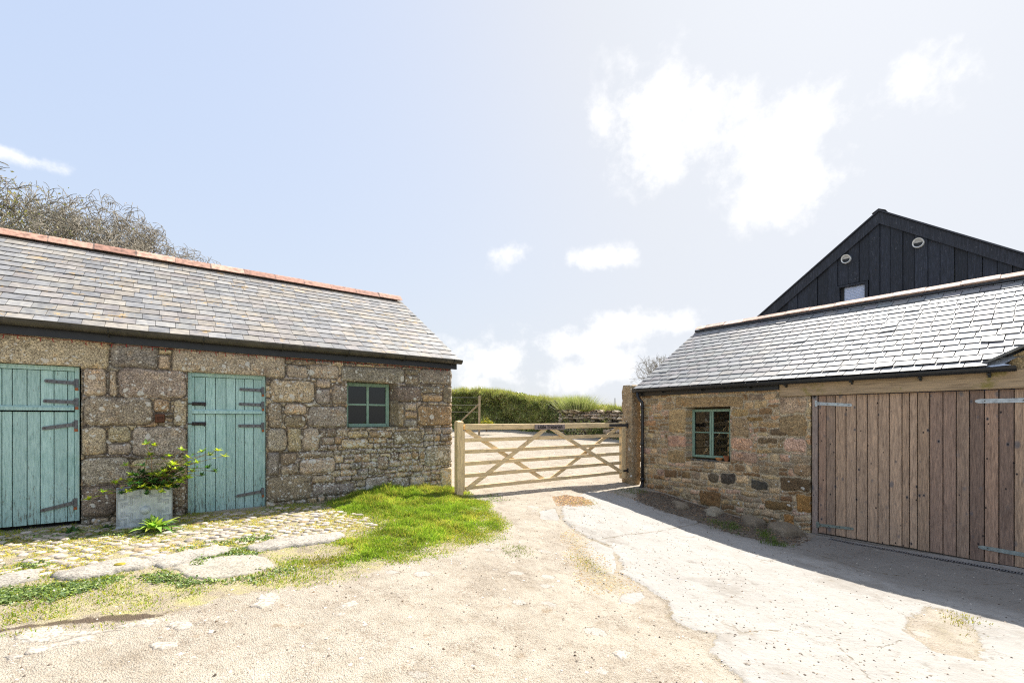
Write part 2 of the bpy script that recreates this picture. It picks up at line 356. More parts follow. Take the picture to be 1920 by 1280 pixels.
    rim = t.math('MULTIPLY', t.rng(edge, .30, .48), t.rng(edge, .49, .54, 1, 0))
    c = t.mix(t.math('MULTIPLY', rim, t.rng(t.noise(6, 4, .7), .4, .62, 0, .55)), c, (.22, .175, .10))
    # turf base and moss
    tf = t.ramp(t.noise(4.5, 6, .8), [(.3, (.17, .13, .09)), (.44, (.29, .245, .18)), (.54, (.35, .30, .18)), (.68, (.33, .32, .10))])
    tf = t.mix(t.rng(t.noise(40, 3, .7), .5, .7, 0, .6), tf, (.34, .28, .18))
    te = t.rng(t.math('ADD', A[1], t.math('MULTIPLY', t.math('SUBTRACT', t.noise(7, 5, .8), .5), .7)), .42, .56)
    c = t.mix(te, c, tf)
    lt = t.ramp(t.noise(55, 3, .8), [(.3, (.04, .032, .025)), (.5, (.115, .092, .068)), (.7, (.25, .205, .155))])
    c = t.mix(t.rng(t.math('ADD', A[2], t.math('MULTIPLY', t.math('SUBTRACT', t.noise(9, 5, .8), .5), .9)), .5, .66, 0, .9), c, lt)
    ms = t.mix(t.noise(30, 3), (.23, .20, .10), (.30, .25, .18))
    c = t.mix(t.rng(t.math('ADD', B[0], t.math('MULTIPLY', t.math('SUBTRACT', t.noise(12, 5, .8), .5), 1.1)), .6, .95, 0, .6), c, ms)
    c = t.mix(t.rng(t.math('ADD', B[1], t.math('MULTIPLY', t.math('SUBTRACT', t.noise(10, 5, .8), .5), .8)), .52, .66, 0, .9), c, (.085, .06, .042))
    c = t.mix(B[2], c, t.mix(t.noise(1.5, 4), (.08, .12, .03), (.16, .19, .06)))
    hh = t.math('ADD', t.math('MULTIPLY', t.math('SUBTRACT', 1.0, peb.outputs['Distance']), t.math('SUBTRACT', 1.0, t.math('MULTIPLY', cm, .85))), t.math('ADD', t.math('MULTIPLY', med, 1.4), t.math('MULTIPLY', mid, 2.5)))
    hh = t.math('SUBTRACT', hh, t.math('MULTIPLY', t.math('MULTIPLY', crack, cm), .8))
    t.bump(hh, .6, .011)
    return t.fin(c, .95, spec=.15)

M_LST = m_stone('granite_wall', 1.5); M_RST = m_stone('rubble_wall', .12, grain=.4); M_GR = m_stone('granite_post', .35)
M_PAINT = m_paint(); M_GAR = m_wood('larch_boards', 1.1); M_GATE = m_wood('gate_timber', .25, .6); M_GATEH = m_wood('gate_rail_timber', .2, .6, ax=0); M_OAK = m_wood('oak_beam', .35)
M_LSL = m_slate('old_slate', .55, .75, .55); M_RSL = m_slate('new_slate', .66, .0, .5)
M_GL = m_glass(); M_GLC = m_glass((.95, .96, 1, 1), 'clear_glass'); M_MET = m_col('grey_iron', .5, 40, .3, .3, .6); M_ZINC = m_col('galvanised', .42, 25, .25, .1, .75)
M_BLK = m_col('black_plastic', .38, 12, .3, .1); M_GUT = m_col('weathered_gutter', .6, 9, .5, .3)
M_TC = m_col('terracotta', .8, 14, .4, .5)
def m_black():
    t = NT('black_boards'); c = t.attr('Col'); v = t.mp((6, 6, .7)); n1 = t.noise(6, 4, .7, vec=v)
    c = t.mix(1, c, t.ramp(n1, [(.25, (.4, .4, .4)), (.5, (1, 1, 1)), (.72, (2.1, 2.1, 2.1))]), 'MULTIPLY')
    c = t.mix(t.rng(t.noise(11, 5, .8, vec=t.mp((2, 2, .8))), .60, .68, 0, .5), c, (.20, .20, .215)); t.bump(n1, .4, .006); return t.fin(c, .6, spec=.4)
M_BW = m_black()
M_GRASS = m_leaf('grass_blades', .55, .35); M_LEAF = m_leaf('leaves', .42, .3); M_BARK = m_col('bark', .9, 12, .4, .6)
M_COB = m_col('cobble_stone', .9, 34, .4, .8); M_FLAT = m_col('flat_stone', .9, 60, .5, .9); M_EARTH = m_col('earth_bank', .95, 2.5, .6, .8)
M_LEAD = m_col('lead_planter', .55, 9, .2, .25, .15); M_DARK = m_col('dark_inside', .9, 5, .2); M_WHITE = m_col('white_plastic', .4, 5, .05)
M_RED = m_col('red_cord', .5, 5, .1); M_GROUND = m_ground()

# ------------------------------------------------------------------ ground sheet
def grow(a, b, fine, lo, hi):
    core = list(np.arange(a, b+1e-6, fine)); up = []; st = fine; x = b
    while x < hi: st = min(st*1.18, 40); x += st; up.append(x)
    dn = []; st = fine; x = a
    while x > lo: st = min(st*1.18, 40); x -= st; dn.append(x)
    return np.array(dn[::-1]+core+up)
gx = grow(-6.2, 6.6, .026, -420, 420); gy = grow(2.2, 11.0, .026, -60, 520)
GX, GY = np.meshgrid(gx, gy); GZ = gz(GX, GY)
far = sst(24, 60, np.hypot(GX, GY-5)); GZ = GZ*(1-far)+far*(.4+1.2*fbm(GX/90, GY/90, s=9))
def grid_faces(nx, ny):
    i = np.arange(nx-1)[None, :]+np.arange(ny-1)[:, None]*nx; i = i.ravel()
    return np.c_[i, i+1, i+1+nx, i+nx]
def m01(d, w=.12): return np.clip(.5+d/(2*w), 0, 1)
near = (GX > -9) & (GX < 9) & (GY > .5) & (GY < 13)
def masks(P, w=.12):
    o = np.zeros(GX.shape); o[near] = m01(psdf(P, GX[near]+.03*fbm(GX[near]*5, GY[near]*5, s=31), GY[near]+.03*fbm(GX[near]*5, GY[near]*5, s=32)), w); return o
mc = np.maximum.reduce([masks(P_conc), masks(P_pc2, .06), masks(P_pc3, .06), masks(P_pc4, .05)]); mc = np.minimum(mc, 1-masks(P_pat, .15)*.95)
mc = np.where((GX > 8.9) & (GY < 9) & (GY > -8), 1, mc)
P_shade_stain = poly([(1240,965),(1420,1020),(1560,1060),(1700,1105),(1830,1140),(2100,1200),(2300,1150),(1980,1085),(1530,1004),(1400,1000)])  # shade painted into the concrete before the garage, plus dark stains by the drain
mt = np.maximum(masks(P_turf, .25), masks(P_cob, .1)); ml = np.maximum(masks(P_lit, .2), masks(P_lt2, .15)*.9)
mm = np.maximum(masks(P_moss, .2)*.9, masks(P_pat, .25)*.8); md = masks(P_mud, .1)
mf = sst(27, 33, GY+.0*GX)+sst(9, 13, -GX)+sst(14, 18, GX); mf = np.clip(mf, 0, 1)
def pline(pts, w=.09):
    P = poly(pts); o = np.full(GX.shape, 9.0); x, y = GX[near], GY[near]; d = np.full(x.shape, 9.0); x = x+.03*fbm(x*4, y*4, s=35); y = y+.03*fbm(x*4, y*4, s=36)
    for a, b in zip(P[:-1], P[1:]):
        e = b-a; t = np.clip(((x-a[0])*e[0]+(y-a[1])*e[1])/(e@e), 0, 1); d = np.minimum(d, np.hypot(x-a[0]-t*e[0], y-a[1]-t*e[1]))
    o[near] = d; return np.clip(1-o/w, 0, 1)
mcr = np.maximum.reduce([pline([(1128,1012),(1180,1003),(1250,996),(1300,985),(1335,975)]), pline([(1440,1010),(1500,1030),(1560,1050),(1615,1070),(1660,1078),(1700,1082)]), pline([(1700,1082),(1760,1092),(1850,1100),(1900,1095),(1960,1120)], .07),
 pline([(1700,1158),(1660,1140),(1640,1120)], .06), pline([(1345,1192),(1450,1185),(1560,1200),(1650,1215),(1690,1200)], .07), pline([(1560,1205),(1600,1240),(1640,1290)], .07), pline([(1045,955),(1058,990),(1075,1012),(1088,1030)], .07)])
flat = lambda a: a.ravel()
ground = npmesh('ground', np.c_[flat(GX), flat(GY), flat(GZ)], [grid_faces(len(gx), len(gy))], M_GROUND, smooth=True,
    extra={'Mask': np.c_[flat(mc), flat(mt), flat(ml)], 'MaskB': np.c_[flat(mm), flat(md), flat(mf)], 'MaskC': np.c_[flat(mcr), flat(masks(P_shade_stain, .35)), flat(mcr)*0]})
tag(ground, 'yard of pale gravel and cracked concrete sloping down towards the right', kind='structure')

# ------------------------------------------------------------------ stone wall generator
def pack(xa, xb, za, zb, hm, hM, wm, wM, rnd):
    out = []; z = za
    while z < zb-.02:
        h = min(rnd.uniform(hm, hM), max(zb-z, .04)); x = xa-rnd.uniform(0, wm)
        while x < xb:
            w = rnd.uniform(wm, wM)
            if rnd.random() < .18 and h > .1:
                out.append((x, x+w, z, z+h*.48)); out.append((x, x+w*rnd.uniform(.8, 1), z+h*.5, z+h))
            else:
                e = rnd.uniform(-.1, .1)*h; out.append((x, x+w, z+e*.5, z+h+e*.5))
            x += w
        z += h
    return out
def stone_wall(name, parent, mat, x0, x1, z0, z1, opens, hand, zones, res, pal, mortar, gap=.009, bulge=.022, rec=.012, warp=.014, lich=lambda x, z: .3+0*x, green=lambda x, z: 0*x, seed=1, topf=None, edge_round=True, cap_d=.25):
    rnd = random.Random(seed)
    xs = list(np.arange(x0, x1, res))+[x1]; zs = list(np.arange(z0, z1, res))+[z1]
    for o in opens: xs += [o[0], o[1]]; zs += [o[2], o[3]]
    def clean(v, keep):
        v = sorted(set(np.round(v, 5))); out = [v[0]]
        for a in v[1:]:
            if a-out[-1] < res*.45:
                if any(abs(a-k) < 1e-4 for k in keep): out[-1] = a
            else: out.append(a)
        return np.array(out)
    xs = clean([x for x in xs if x0 <= x <= x1], [e for o in opens for e in o[:2]]); zs = clean([z for z in zs if z0 <= z <= z1], [e for o in opens for e in o[2:4]])
    X, Z = np.meshgrid(xs, zs)
    Xw = X+warp*fbm(X*5, Z*5, s=seed)+warp*.5*fbm(X*22, Z*22, s=seed+5); Zw = Z+warp*fbm(X*5, Z*5, s=seed+50)+warp*.5*fbm(X*22, Z*22, s=seed+55)
    D = np.full(X.shape, -1.0); I = np.zeros(X.shape, int); st = []
    def place(lst, sub=None):
        for (a, b, c, d, ci) in lst:
            k = len(st); hw = (b-a)/2-gap; hh = (d-c)/2-gap
            if hw < .01 or hh < .01: continue
            st.append(ci); r = min(hw, hh)*rnd.uniform(.25, .6); r = min(r, .07)
            i0, i1 = np.searchsorted(xs, [a-.06, b+.06]); j0, j1 = np.searchsorted(zs, [c-.06, d+.06])
            if i1 <= i0 or j1 <= j0: continue
            sl = (slice(j0, j1), slice(i0, i1)); rot = rnd.uniform(-.03, .03)
            cx, cz = (a+b)/2, (c+d)/2; px = Xw[sl]-cx; pz = Zw[sl]-cz; px, pz = px-rot*pz, pz+rot*px
            dx = np.abs(px)-hw+r; dz = np.abs(pz)-hh+r
            dd = -(np.hypot(np.maximum(dx, 0), np.maximum(dz, 0))+np.minimum(np.maximum(dx, dz), 0)-r)
            if sub is not None: dd = np.minimum(dd, -sub[sl]-gap*1.6)
            m = dd > D[sl]; D[sl] = np.where(m, dd, D[sl]); I[sl] = np.where(m, k, I[sl])
    place(hand)
    sub = D.copy()
    lst = []
    for zn in zones:
        for (a, b, c, d) in pack(*zn, rnd): lst.append((max(a, x0-.05), min(b, x1+.05), c, d, -1))
    place(lst, sub)
    n = len(st); cols = np.zeros((n, 3)); offs = np.zeros(n); bl = np.zeros(n)
    for k, ci in enumerate(st):
        base = np.array(rnd.choice(pal) if (isinstance(ci, int)) else ci); cols[k] = base*rnd.uniform(.82, 1.18)*np.array([rnd.uniform(.95, 1.05), 1, rnd.uniform(.93, 1.07)])
        offs[k] = rnd.uniform(-.006, .012); bl[k] = bulge*rnd.uniform(.6, 1.25)
    inside = sst(-.003, .004, D); prof = 1-np.exp(-np.maximum(D, 0)/.022)
    y = -(inside*(offs[I]+bl[I]*prof))+(1-inside)*rec
    y = y-.007*fbm(X*13, Z*13, s=seed+9)*(.4+inside)-.0035*fbm(X*45, Z*45, s=seed+10, o=2)-.01*fbm(X*2.2, Z*2.2, s=seed+12)
    C = cols[I]*inside[..., None]+np.array(mortar)*(1-inside[..., None])*(1+.15*fbm(X*9, Z*9, s=seed+3))[..., None]
    C = C*(1+.12*fbm(X*3, Z*3, s=seed+21))[..., None]
    Xo = X.copy()
    if edge_round:                       # rough vertical corners
        for xe, sg in ((x0, 1), (x1, -1)):
            w = np.clip(1-np.abs(X-xe)/.05, 0, 1)**2; Xo = Xo-sg*w*.014*fbm(X*0+7, Z*11, s=seed+30); y = y+w*.02
    if topf is not None: Zo = np.minimum(Z, topf(X))
    else: Zo = Z
    nx, nz = len(xs), len(zs); F = grid_faces(nx, nz); cx = (xs[:-1]+xs[1:])/2; cz = (zs[:-1]+zs[1:])/2
    FX, FZ = np.meshgrid(cx, cz); keep = np.ones(FX.shape, bool)
    for o in opens: keep &= ~((FX > o[0]) & (FX < o[1]) & (FZ > o[2]) & (FZ < o[3]))
    F = F[keep.ravel()]
    V = np.c_[Xo.ravel(), y.ravel(), Zo.ravel()]; Cc = C.reshape(-1, 3)
    Ax = np.c_[inside.ravel(), lich(X, Z).ravel(), green(X, Z).ravel()]
    Vs = [V]; Cs = [Cc]; As = [Ax]; Fl = [F]; off = len(V)
    def strip(idx, depth, dxs, flip, dz=0.0):
        nonlocal off
        K = 9; P = V[idx]; n = len(idx); rows = []
        for q in range(K):
            t = q/(K-1); Q = P.copy(); Q[:, 1] = P[:, 1]*(1-t)+depth*t
            Q[:, 0] += dxs*t; Q[:, 2] += dz*t
            if 0 < q < K-1:
                nn = .008*fbm(Q[:, 1]*14+3, Q[:, 2]*14+Q[:, 0]*9, s=seed+70); Q[:, 0] += nn*(dxs != 0 or dz == 0); 
            rows.append(Q)
        Q = np.concatenate(rows); Vs.append(Q); Cs.append(np.tile(Cc[idx]*.95, (K, 1))); a = np.tile(Ax[idx], (K, 1)); As.append(a)
        f = grid_faces(n, K)+off; Fl.append(f if flip else f[:, ::-1]); off += len(Q)
    for o in opens:
        i0 = int(np.argmin(abs(xs-o[0]))); i1 = int(np.argmin(abs(xs-o[1]))); j0 = int(np.argmin(abs(zs-o[2]))); j1 = int(np.argmin(abs(zs-o[3])))
        dep = o[4]; spl = o[5] if len(o) > 5 else (0, 0)
        strip(np.arange(j0, j1+1)*nx+i0, dep, spl[0], True); strip(np.arange(j0, j1+1)*nx+i1, dep, spl[1], False)
        strip(j1*nx+np.arange(i0, i1+1), dep, 0, False)
        if o[2] > z0+.01: strip(j0*nx+np.arange(i0, i1+1), dep, 0, True)
    if cap_d:
        strip(np.arange(nz)*nx+nx-1, cap_d, 0, True); strip(np.arange(nz)*nx, cap_d, 0, False)
        strip((nz-1)*nx+np.arange(nx), cap_d, 0, True)
    return npmesh(name, np.concatenate(Vs), Fl, mat, parent, colr=np.concatenate(Cs), smooth=True, extra={'Aux': np.concatenate(As)})

class Fr:
    def __init__(s, ox, oy, ang): s.ox, s.oy, s.a = ox, oy, R(ang); s.c, s.s = math.cos(s.a), math.sin(s.a)
    def px(s, u, v, yo=0.0):
        k = (u-CX)/FPX; X0 = s.ox-yo*s.s; Y0 = s.oy+yo*s.c; t = (k*Y0-X0)/(s.c-k*s.s); Y = Y0+t*s.s
        return t, H+(CY-v)/FPX*Y
    def w(s, x, y, z=0): return (s.ox+x*s.c-y*s.s, s.oy+x*s.s+y*s.c, z)
    def rects(s, L):
        o = []
        for (a, b, t, bo, *c) in L:
            m = (a+b)/2; o.append((s.px(a, 700)[0], s.px(b, 700)[0], s.px(m, bo)[1], s.px(m, t)[1], c[0] if c else 0))
        return o
FL = Fr(-1.08, 8.28, 37.5); FR = Fr(2.85, 10.2, -52.5)

# ------------------------------------------------------------------ slate roof
def slates(name, parent, mat, x0, x1, y0, z0, y1, z1, wid, expo, pal, seed, skip=None, lift_row=None, gapw=.004):
    rnd = random.Random(seed); b = MB(); L = math.hypot(y1-y0, z1-z0); uy, uz = (y1-y0)/L, (z1-z0)/L; ny, nz = -uz, uy
    rows = int(L/expo)+1; expo = L/rows
    for r in range(rows):
        x = x0-(wid/2 if r % 2 else 0); t0 = r*expo
        while x < x1:
            w = wid*rnd.uniform(.93, 1.07); a = max(x+gapw/2, x0); e = min(x+w-gapw/2, x1); x += w
            if e-a < .03: continue
            tm = t0+expo/2
            if skip and skip((a+e)/2, y0+uy*tm): continue
            base = np.array(rnd.choice(pal))*rnd.uniform(.86, 1.14); th = rnd.uniform(.005, .008)
            j = rnd.uniform(-.006, .004); jr = rnd.uniform(-.004, .004); up = rnd.uniform(.0, .004)
            if rnd.random() < .012: j -= .02; jr = rnd.choice((-.018, .018)); up = .01
            lift = .012+up+(lift_row(r, (a+e)/2) if lift_row else 0); t1 = min(t0+expo*1.12, L)
            def P(xx, t, h): return (xx, y0+uy*t+ny*h, z0+uz*t+nz*h)
            nb = 3; bot = [(a+(e-a)*i/nb, t0+j+(jr if i else -jr)*(1 if i in (0, nb) else .4)+rnd.uniform(-.002, .002)) for i in range(nb+1)]
            vs = [P(xx, t, lift) for xx, t in bot]+[P(xx, t, lift-th) for xx, t in bot]+[P(e, t1, .002+up*.3), P(a, t1, .002+up*.3)]
            n = nb+1
            fs = [tuple(range(n))+(2*n, 2*n+1)]+[(i, n+i, n+i+1, i+1) for i in range(nb)]+[(0, 2*n+1, n), (nb, n+nb, 2*n)]
            b.add(vs, fs, tuple(base))
    return b.build(name, mat, parent, fix=False)

def gutter(name, parent, mat, x0, x1, yc, zt, r, colr, f=None):
    b = MB(); pr = [(yc+r*math.cos(a), zt+r*1.1*math.sin(a)) for a in np.linspace(math.pi, 2*math.pi, 9)]
    pi = [(yc+(r-.006)*math.cos(a), zt+(r-.006)*1.1*math.sin(a)) for a in np.linspace(2*math.pi, math.pi, 9)]
    b.extr(pr+pi, x0, x1, colr, True, f)
    for xe in (x0, x1):
        dz = f(xe) if f else 0
        b.add([(xe, y, z+dz) for y, z in pr]+[(xe+.004, y, z+dz) for y, z in pr], [tuple(range(9)), tuple(range(17, 8, -1))]+[(i, i+1, 10+i, 9+i) for i in range(8)], colr)
    # rolled front lip
    b.tube([(x, yc-r, zt+(f(x) if f else 0)) for x in np.linspace(x0, x1, 24)], .006, 6, colr)
    return b.build(name, mat, parent, smooth=False)

# ================================================================== LEFT BARN
barn = empty('stone_barn', (FL.ox, FL.oy, 0), FL.a)
tag(barn, 'long granite barn with two pale green stable doors and an orange lichened slate roof', 'barn')
HL = FL.rects([
 (-160,205,622,684),(207,297,641,690),(297,321,664,692),(322,536,655,703),(155,200,690,742),(205,220,694,742),(222,350,692,746),
 (155,286,744,797),(287,318,748,772),(325,351,750,797),(152,199,800,853),(201,245,798,828),(201,245,830,852),(247,351,799,853),
 (152,244,857,906),(246,351,857,906),(150,218,910,968),(222,322,910,960),(325,350,905,950),(325,350,952,972),(220,322,962,990),
 (507,591,712,754),(593,620,711,726),(593,619,728,757),(622,652,722,758),(538,577,684,708),(579,636,684,709),(503,530,755,801),(533,575,757,777),
 (534,574,779,800),(577,652,762,801),(501,538,802,845),(539,566,802,845),(568,600,802,845),(501,524,847,891),(526,557,847,870),(559,626,846,857),
 (562,630,859,887),(527,560,872,889),(500,584,891,939),(586,625,891,905),(586,664,907,926),(639,758,688,717),
 (744,790,724,753),(742,757,754,799),(759,781,755,770),(759,782,772,784),(759,783,786,800),(783,848,760,797),(792,826,723,737),(792,831,739,753),
 (832,849,724,755),(787,850,692,720),(759,785,691,703),(759,785,704,721),(797,848,834,872),(685,728,893,921),(735,768,896,922),(769,798,893,925),(826,849,875,915),
 (707,729,855,880),(652,690,807,820),(692,735,806,820),(737,790,808,832),(640,690,822,840)])
palL = [srgb(176,162,142), srgb(150,138,122), srgb(188,174,150), srgb(136,126,114), srgb(168,148,122), srgb(152,146,138), srgb(166,156,142)]
ZL = [(-6.9, .05, 2.12, 2.26, .05, .09, .12, .35), (-6.9, .05, -.3, 2.12, .07, .13, .10, .26)]
def lichL(x, z): return np.clip(.5+.95*sst(-3, -1.2, x)*sst(1.35, .7, z)+.6*fbm(x*1.3, z*1.3, s=4), .12, 1.5)*sst(2.2, 1.95, z)
def greenL(x, z): return .75*sst(.22, .02, z+.06*fbm(x*4, z*4, s=6)-.0*x)
zgl = lambda x: .02*sst(-4.2, -5.6, x)-.004*math.sin(x*1.7)
wallL = stone_wall('wall', barn, M_LST, -6.9, 0.0, -.3, 2.27, [(-6.15,-4.905,-.3,1.90,.16),(-3.903,-2.995,-.3,1.905,.16),(-1.875,-1.04,1.165,1.885,.21,(.0,-.08))],
    HL, ZL, .0125, palL, srgb(112,104,95), gap=.007, bulge=.024, rec=.02, lich=lichL, green=greenL, seed=3)
b = MB()
gab = [(0, .25), (0, 2.3)]
def gable(b, x, y0, y1, ze, yr, zr, th, c):
    vs = [(x, y0, -.6), (x, y1, -.6), (x, y1, ze), (x, yr, zr), (x, y0, ze)]; vs2 = [(x+th, p[1], p[2]) for p in vs]
    b.add(vs+vs2, [(0, 1, 2, 3, 4), (9, 8, 7, 6, 5)]+[(i, (i+1) % 5, 5+(i+1) % 5, 5+i) for i in range(5)], c)
cst = srgb(140,126,104)
gable(b, -.245, .245, 4.8, 2.25, 2.41, 3.86, .24, cst)
gable(b, -6.9, .245, 4.8, 2.25, 2.41, 3.86, .24, cst)
b.box(-6.65, -.25, 4.5, 4.79, -.5, 2.24, cst)
b.build('rear_wall', M_LST, barn)
b = MB(); b.box(-6.6, -.3, .3, 4.5, -.06, -.02, (.08, .07, .06)); b.build('interior_floor', M_DARK, barn)
palS = [srgb(176,180,184), srgb(160,166,174), srgb(190,190,186), srgb(188,176,164), srgb(196,184,160), srgb(150,156,166), srgb(182,170,166), srgb(170,174,172), srgb(205,186,152)]
palS = [tuple((c*.34+sum(p)/3*.5+.08)*m_ for c, m_ in zip(p, (.57, .55, .53))) for p in palS]
roofL = slates('roof', barn, M_LSL, -7.1, .07, -.17, 2.345, 2.41, 3.93, .2, .2, palS, 5)
b = MB(); dk = (.07, .07, .075)
b.add([(-7.05,-.14,2.335),(.03,-.14,2.335),(.03,2.41,3.912),(-7.05,2.41,3.912),(-7.05,4.95,2.335),(.03,4.95,2.335)], [(0,1,2,3),(3,2,5,4)], dk); b.build('roof_deck', M_DARK, roofL)
slates('rear_slates', roofL, M_LSL, -7.1, .07, 4.99, 2.345, 2.41, 3.93, .4, .4, palS, 6) if False else None
b = MB(); b.add([(-7.1,2.41,3.945),(.07,2.41,3.945),(.07,5.0,2.34),(-7.1,5.0,2.34),(-7.1,2.41,3.925),(.07,2.41,3.925),(.07,5.0,2.32),(-7.1,5.0,2.32)], [(0,1,2,3),(7,6,5,4),(0,4,5,1),(1,5,6,2),(2,6,7,3),(3,7,4,0)], palS[1]); b.build('rear_slope', M_LSL, roofL)
def ridge(parent, x0, x1, yr, zr, step, cols, drop, wdt, seed, joints=None):
    rnd = random.Random(seed); x = x1
    while x > x0:
        a = max(x-step, x0); c = np.array(rnd.choice(cols))*rnd.uniform(.85, 1.15); b = MB(); dz = rnd.uniform(-.006, .006)
        prof = [(-wdt, -drop), (-wdt*.93, -drop+.012), (-wdt*.45, -.035), (-wdt*.18, -.006), (0, 0), (wdt*.18, -.006), (wdt*.45, -.035), (wdt, -drop), (wdt-.012, -drop-.004), (wdt*.2, -.045), (-wdt*.2, -.045), (-wdt+.012, -drop-.004)]
        b.extr([(yr+p[0], zr+p[1]+dz) for p in prof], a+.004, x-.004, tuple(c))
        if a > x0: b.extr([(yr+p[0]*1.01, zr+p[1]*1.03+dz-.001) for p in prof[:8]]+[(yr+wdt*.9, zr-drop-.006), (yr, zr-.05), (yr-wdt*.9, zr-drop-.006)], a-.014, a+.014, tuple(c*.3+np.array((.06, .06, .055))))
        b.build('ridge_tile', M_TC, parent); x = a
ridge(roofL, -7.1, .06, 2.41, 4.03, .505, [srgb(184,142,122), srgb(170,128,110), srgb(192,152,132)], .125, .15, 4)
zfl = lambda x: .03*sst(-4.2, -5.8, x)+(-.035 if False else 0)
b = MB(); b.extr([(-.06, 2.19), (-.035, 2.19), (-.035, 2.33), (-.06, 2.33)], -7.0, .06, (.012, .012, .014), True, zgl); b.build('fascia_board', M_BLK, barn)
gutter('gutter', barn, M_GUT, -7.05, .11, -.125, 2.345, .062, (.045, .04, .028), zgl)
for x in np.arange(-6.5, .1, .92):
    b = MB(); b.tube([(x+.0, -.055, 2.31), (x, -.07, 2.262), (x, -.125, 2.262+zgl(x)), (x, -.19, 2.30), (x, -.19, 2.352)], .006, 5, (.03, .028, .02)); b.build('gutter_bracket', M_GUT, barn)
# doors
PT = srgb(166,198,194)
def jit(c, a=.07): k = random.uniform(1-a, 1+a); return (c[0]*k, c[1]*k, c[2]*k)
def strap(name, parent, mat, xt, xh, zt, y, wd=.03, colr=(.14, .145, .155), zh=None, plate=True, taper=1.0):
    b = MB(); zh = zt if zh is None else zh; L = xh-xt; s = 1 if L > 0 else -1; n = 8; top = []; bot = []
    for i in range(n+1):
        t = (0, .012, .03, .05, .2, .4, .6, .8, 1)[i]; x = xt+L*t; z = zt+(zh-zt)*t; hw = wd*.5*(.9+.1*t*taper); hw *= (.35, .75, .95, 1)[min(i, 3)]
        top.append((x, z+hw)); bot.append((x, z-hw))
    o = top+bot[::-1]; m = len(o)
    b.add([(x, y, z) for x, z in o]+[(x, y+.006, z) for x, z in o], [tuple(range(m)), tuple(range(2*m-1, m-1, -1))]+[(i, (i+1) % m, m+(i+1) % m, m+i) for i in range(m)], colr)
    for t in (.08, .38, .68, .9): 
        x = xt+L*t; z = zt+(zh-zt)*t; b.tube([(x, y+.001, z), (x, y-.006, z)], .0065, 7, (.08, .06, .05))
    if plate: b.box(xh-.018, xh+.018, y-.006, y+.012, zh-.05, zh+.05, colr, .003); b.tube([(xh-s*.02, y-.006, zh-.03), (xh-s*.02, y-.006, zh+.03)], .009, 8, colr)
    if plate and colr[0] < .2: b.box(xh-.016, xh+.016, y-.007, y+.002, zh-.085, zh-.052, (.30, .10, .04), .002)
    return b.build(name, mat, parent)
def leaf(name, parent, bds, z0, z1, y, th=.03, gap=.006, colr=PT, mat=M_PAINT, sl=None, amt=.08):
    b = MB()
    for a, c in zip(bds[:-1], bds[1:]):
        dy = random.uniform(-.0015, .0015); zz = sl or (lambda x: 0)
        M = Matrix.Identity(4)
        b.box(a+gap/2, c-gap/2, y+dy, y+th, z0+zz((a+c)/2)+random.uniform(0, .004), z1, jit(colr, amt), .003)
    b.box(bds[0]+.01, bds[-1]-.01, y+th*.8, y+th+.01, z0+.03, z1-.01, (.01, .012, .01))
    return b.build(name, mat, parent)
def door(bds, zsill, zsp, ztop, fr0, fr1, lab, rail, straps, bolts=()):
    b = MB(); yf = .055
    b.box(fr0, fr0+.045, yf, yf+.08, zsill, ztop, jit(PT), .004); b.box(fr1-.04, fr1, yf, yf+.08, zsill, ztop, jit(PT), .004)
    b.box(fr0+.045, fr1-.04, yf-.003, yf+.08, ztop-.05, ztop, jit(PT), .004)
    d = b.build('door', M_PAINT, barn); d['label'] = lab
    leaf('upper_leaf', d, bds, zsp+.03, ztop-.055, .07); leaf('lower_leaf', d, bds, zsill, zsp-.012, .072)
    b = MB(); b.extr([(.045, rail-.022), (.072, rail-.022), (.072, rail+.03), (.06, rail+.03), (.045, rail+.012)], bds[0]+.004, bds[-1]-.004, jit(PT)); b.build('drip_rail', M_PAINT, d)
    for (xt, zt, xh, zh) in straps: strap('strap_hinge', d, M_MET, xt, xh, zt, .058, .042, zh=zh)
    for (xa, xb, z) in bolts:
        b = MB(); b.box(xa+.03, xb, .058, .064, z-.022, z+.022, (.05, .04, .04), .002); b.tube([(xa-.02, .048, z), (xb-.015, .048, z)], .008, 7, (.07, .06, .06))
        for q in (.3, .6, .92): b.box(xa+(xb-xa)*q-.008, xa+(xb-xa)*q+.008, .038, .06, z-.02, z+.02, (.04, .035, .035), .002)
        b.tube([(xb-.02, .045, z), (xb-.02, .03, z-.035)], .006, 6, (.05, .04, .04)); b.build('bolt', M_MET, d)
    return d
door([-6.1,-5.98,-5.87,-5.75,-5.62,-5.542,-5.464,-5.352,-5.249,-5.139,-5.027,-4.966], .12, 1.392, 1.90, -6.149, -4.925, 'wider pale green stable door at the left edge, upper and lower leaf shut', 1.418,
     [(-5.215,1.728,-4.95,1.712),(-5.225,1.502,-4.95,1.492),(-5.235,1.192,-4.955,1.238),(-5.245,.272,-4.96,.335)])
door([-3.862,-3.822,-3.706,-3.594,-3.473,-3.362,-3.255,-3.145,-3.036], .062, 1.378, 1.905, -3.90, -2.998, 'narrower pale green stable door right of the planted lead box', 1.392,
     [(-3.318,1.708,-3.03,1.700),(-3.324,1.504,-3.03,1.496),(-3.331,1.205,-3.03,1.200),(-3.356,.241,-3.03,.28)], [(-3.885,-3.70,1.498),(-3.885,-3.70,1.237)])
b = MB(); b.box(-6.14,-4.91,.15,.5,-.1,1.9,(.01,.01,.01)); b.box(-3.9,-3.0,.15,.5,-.1,1.9,(.01,.01,.01)); b.build('dark_backing', M_DARK, barn)
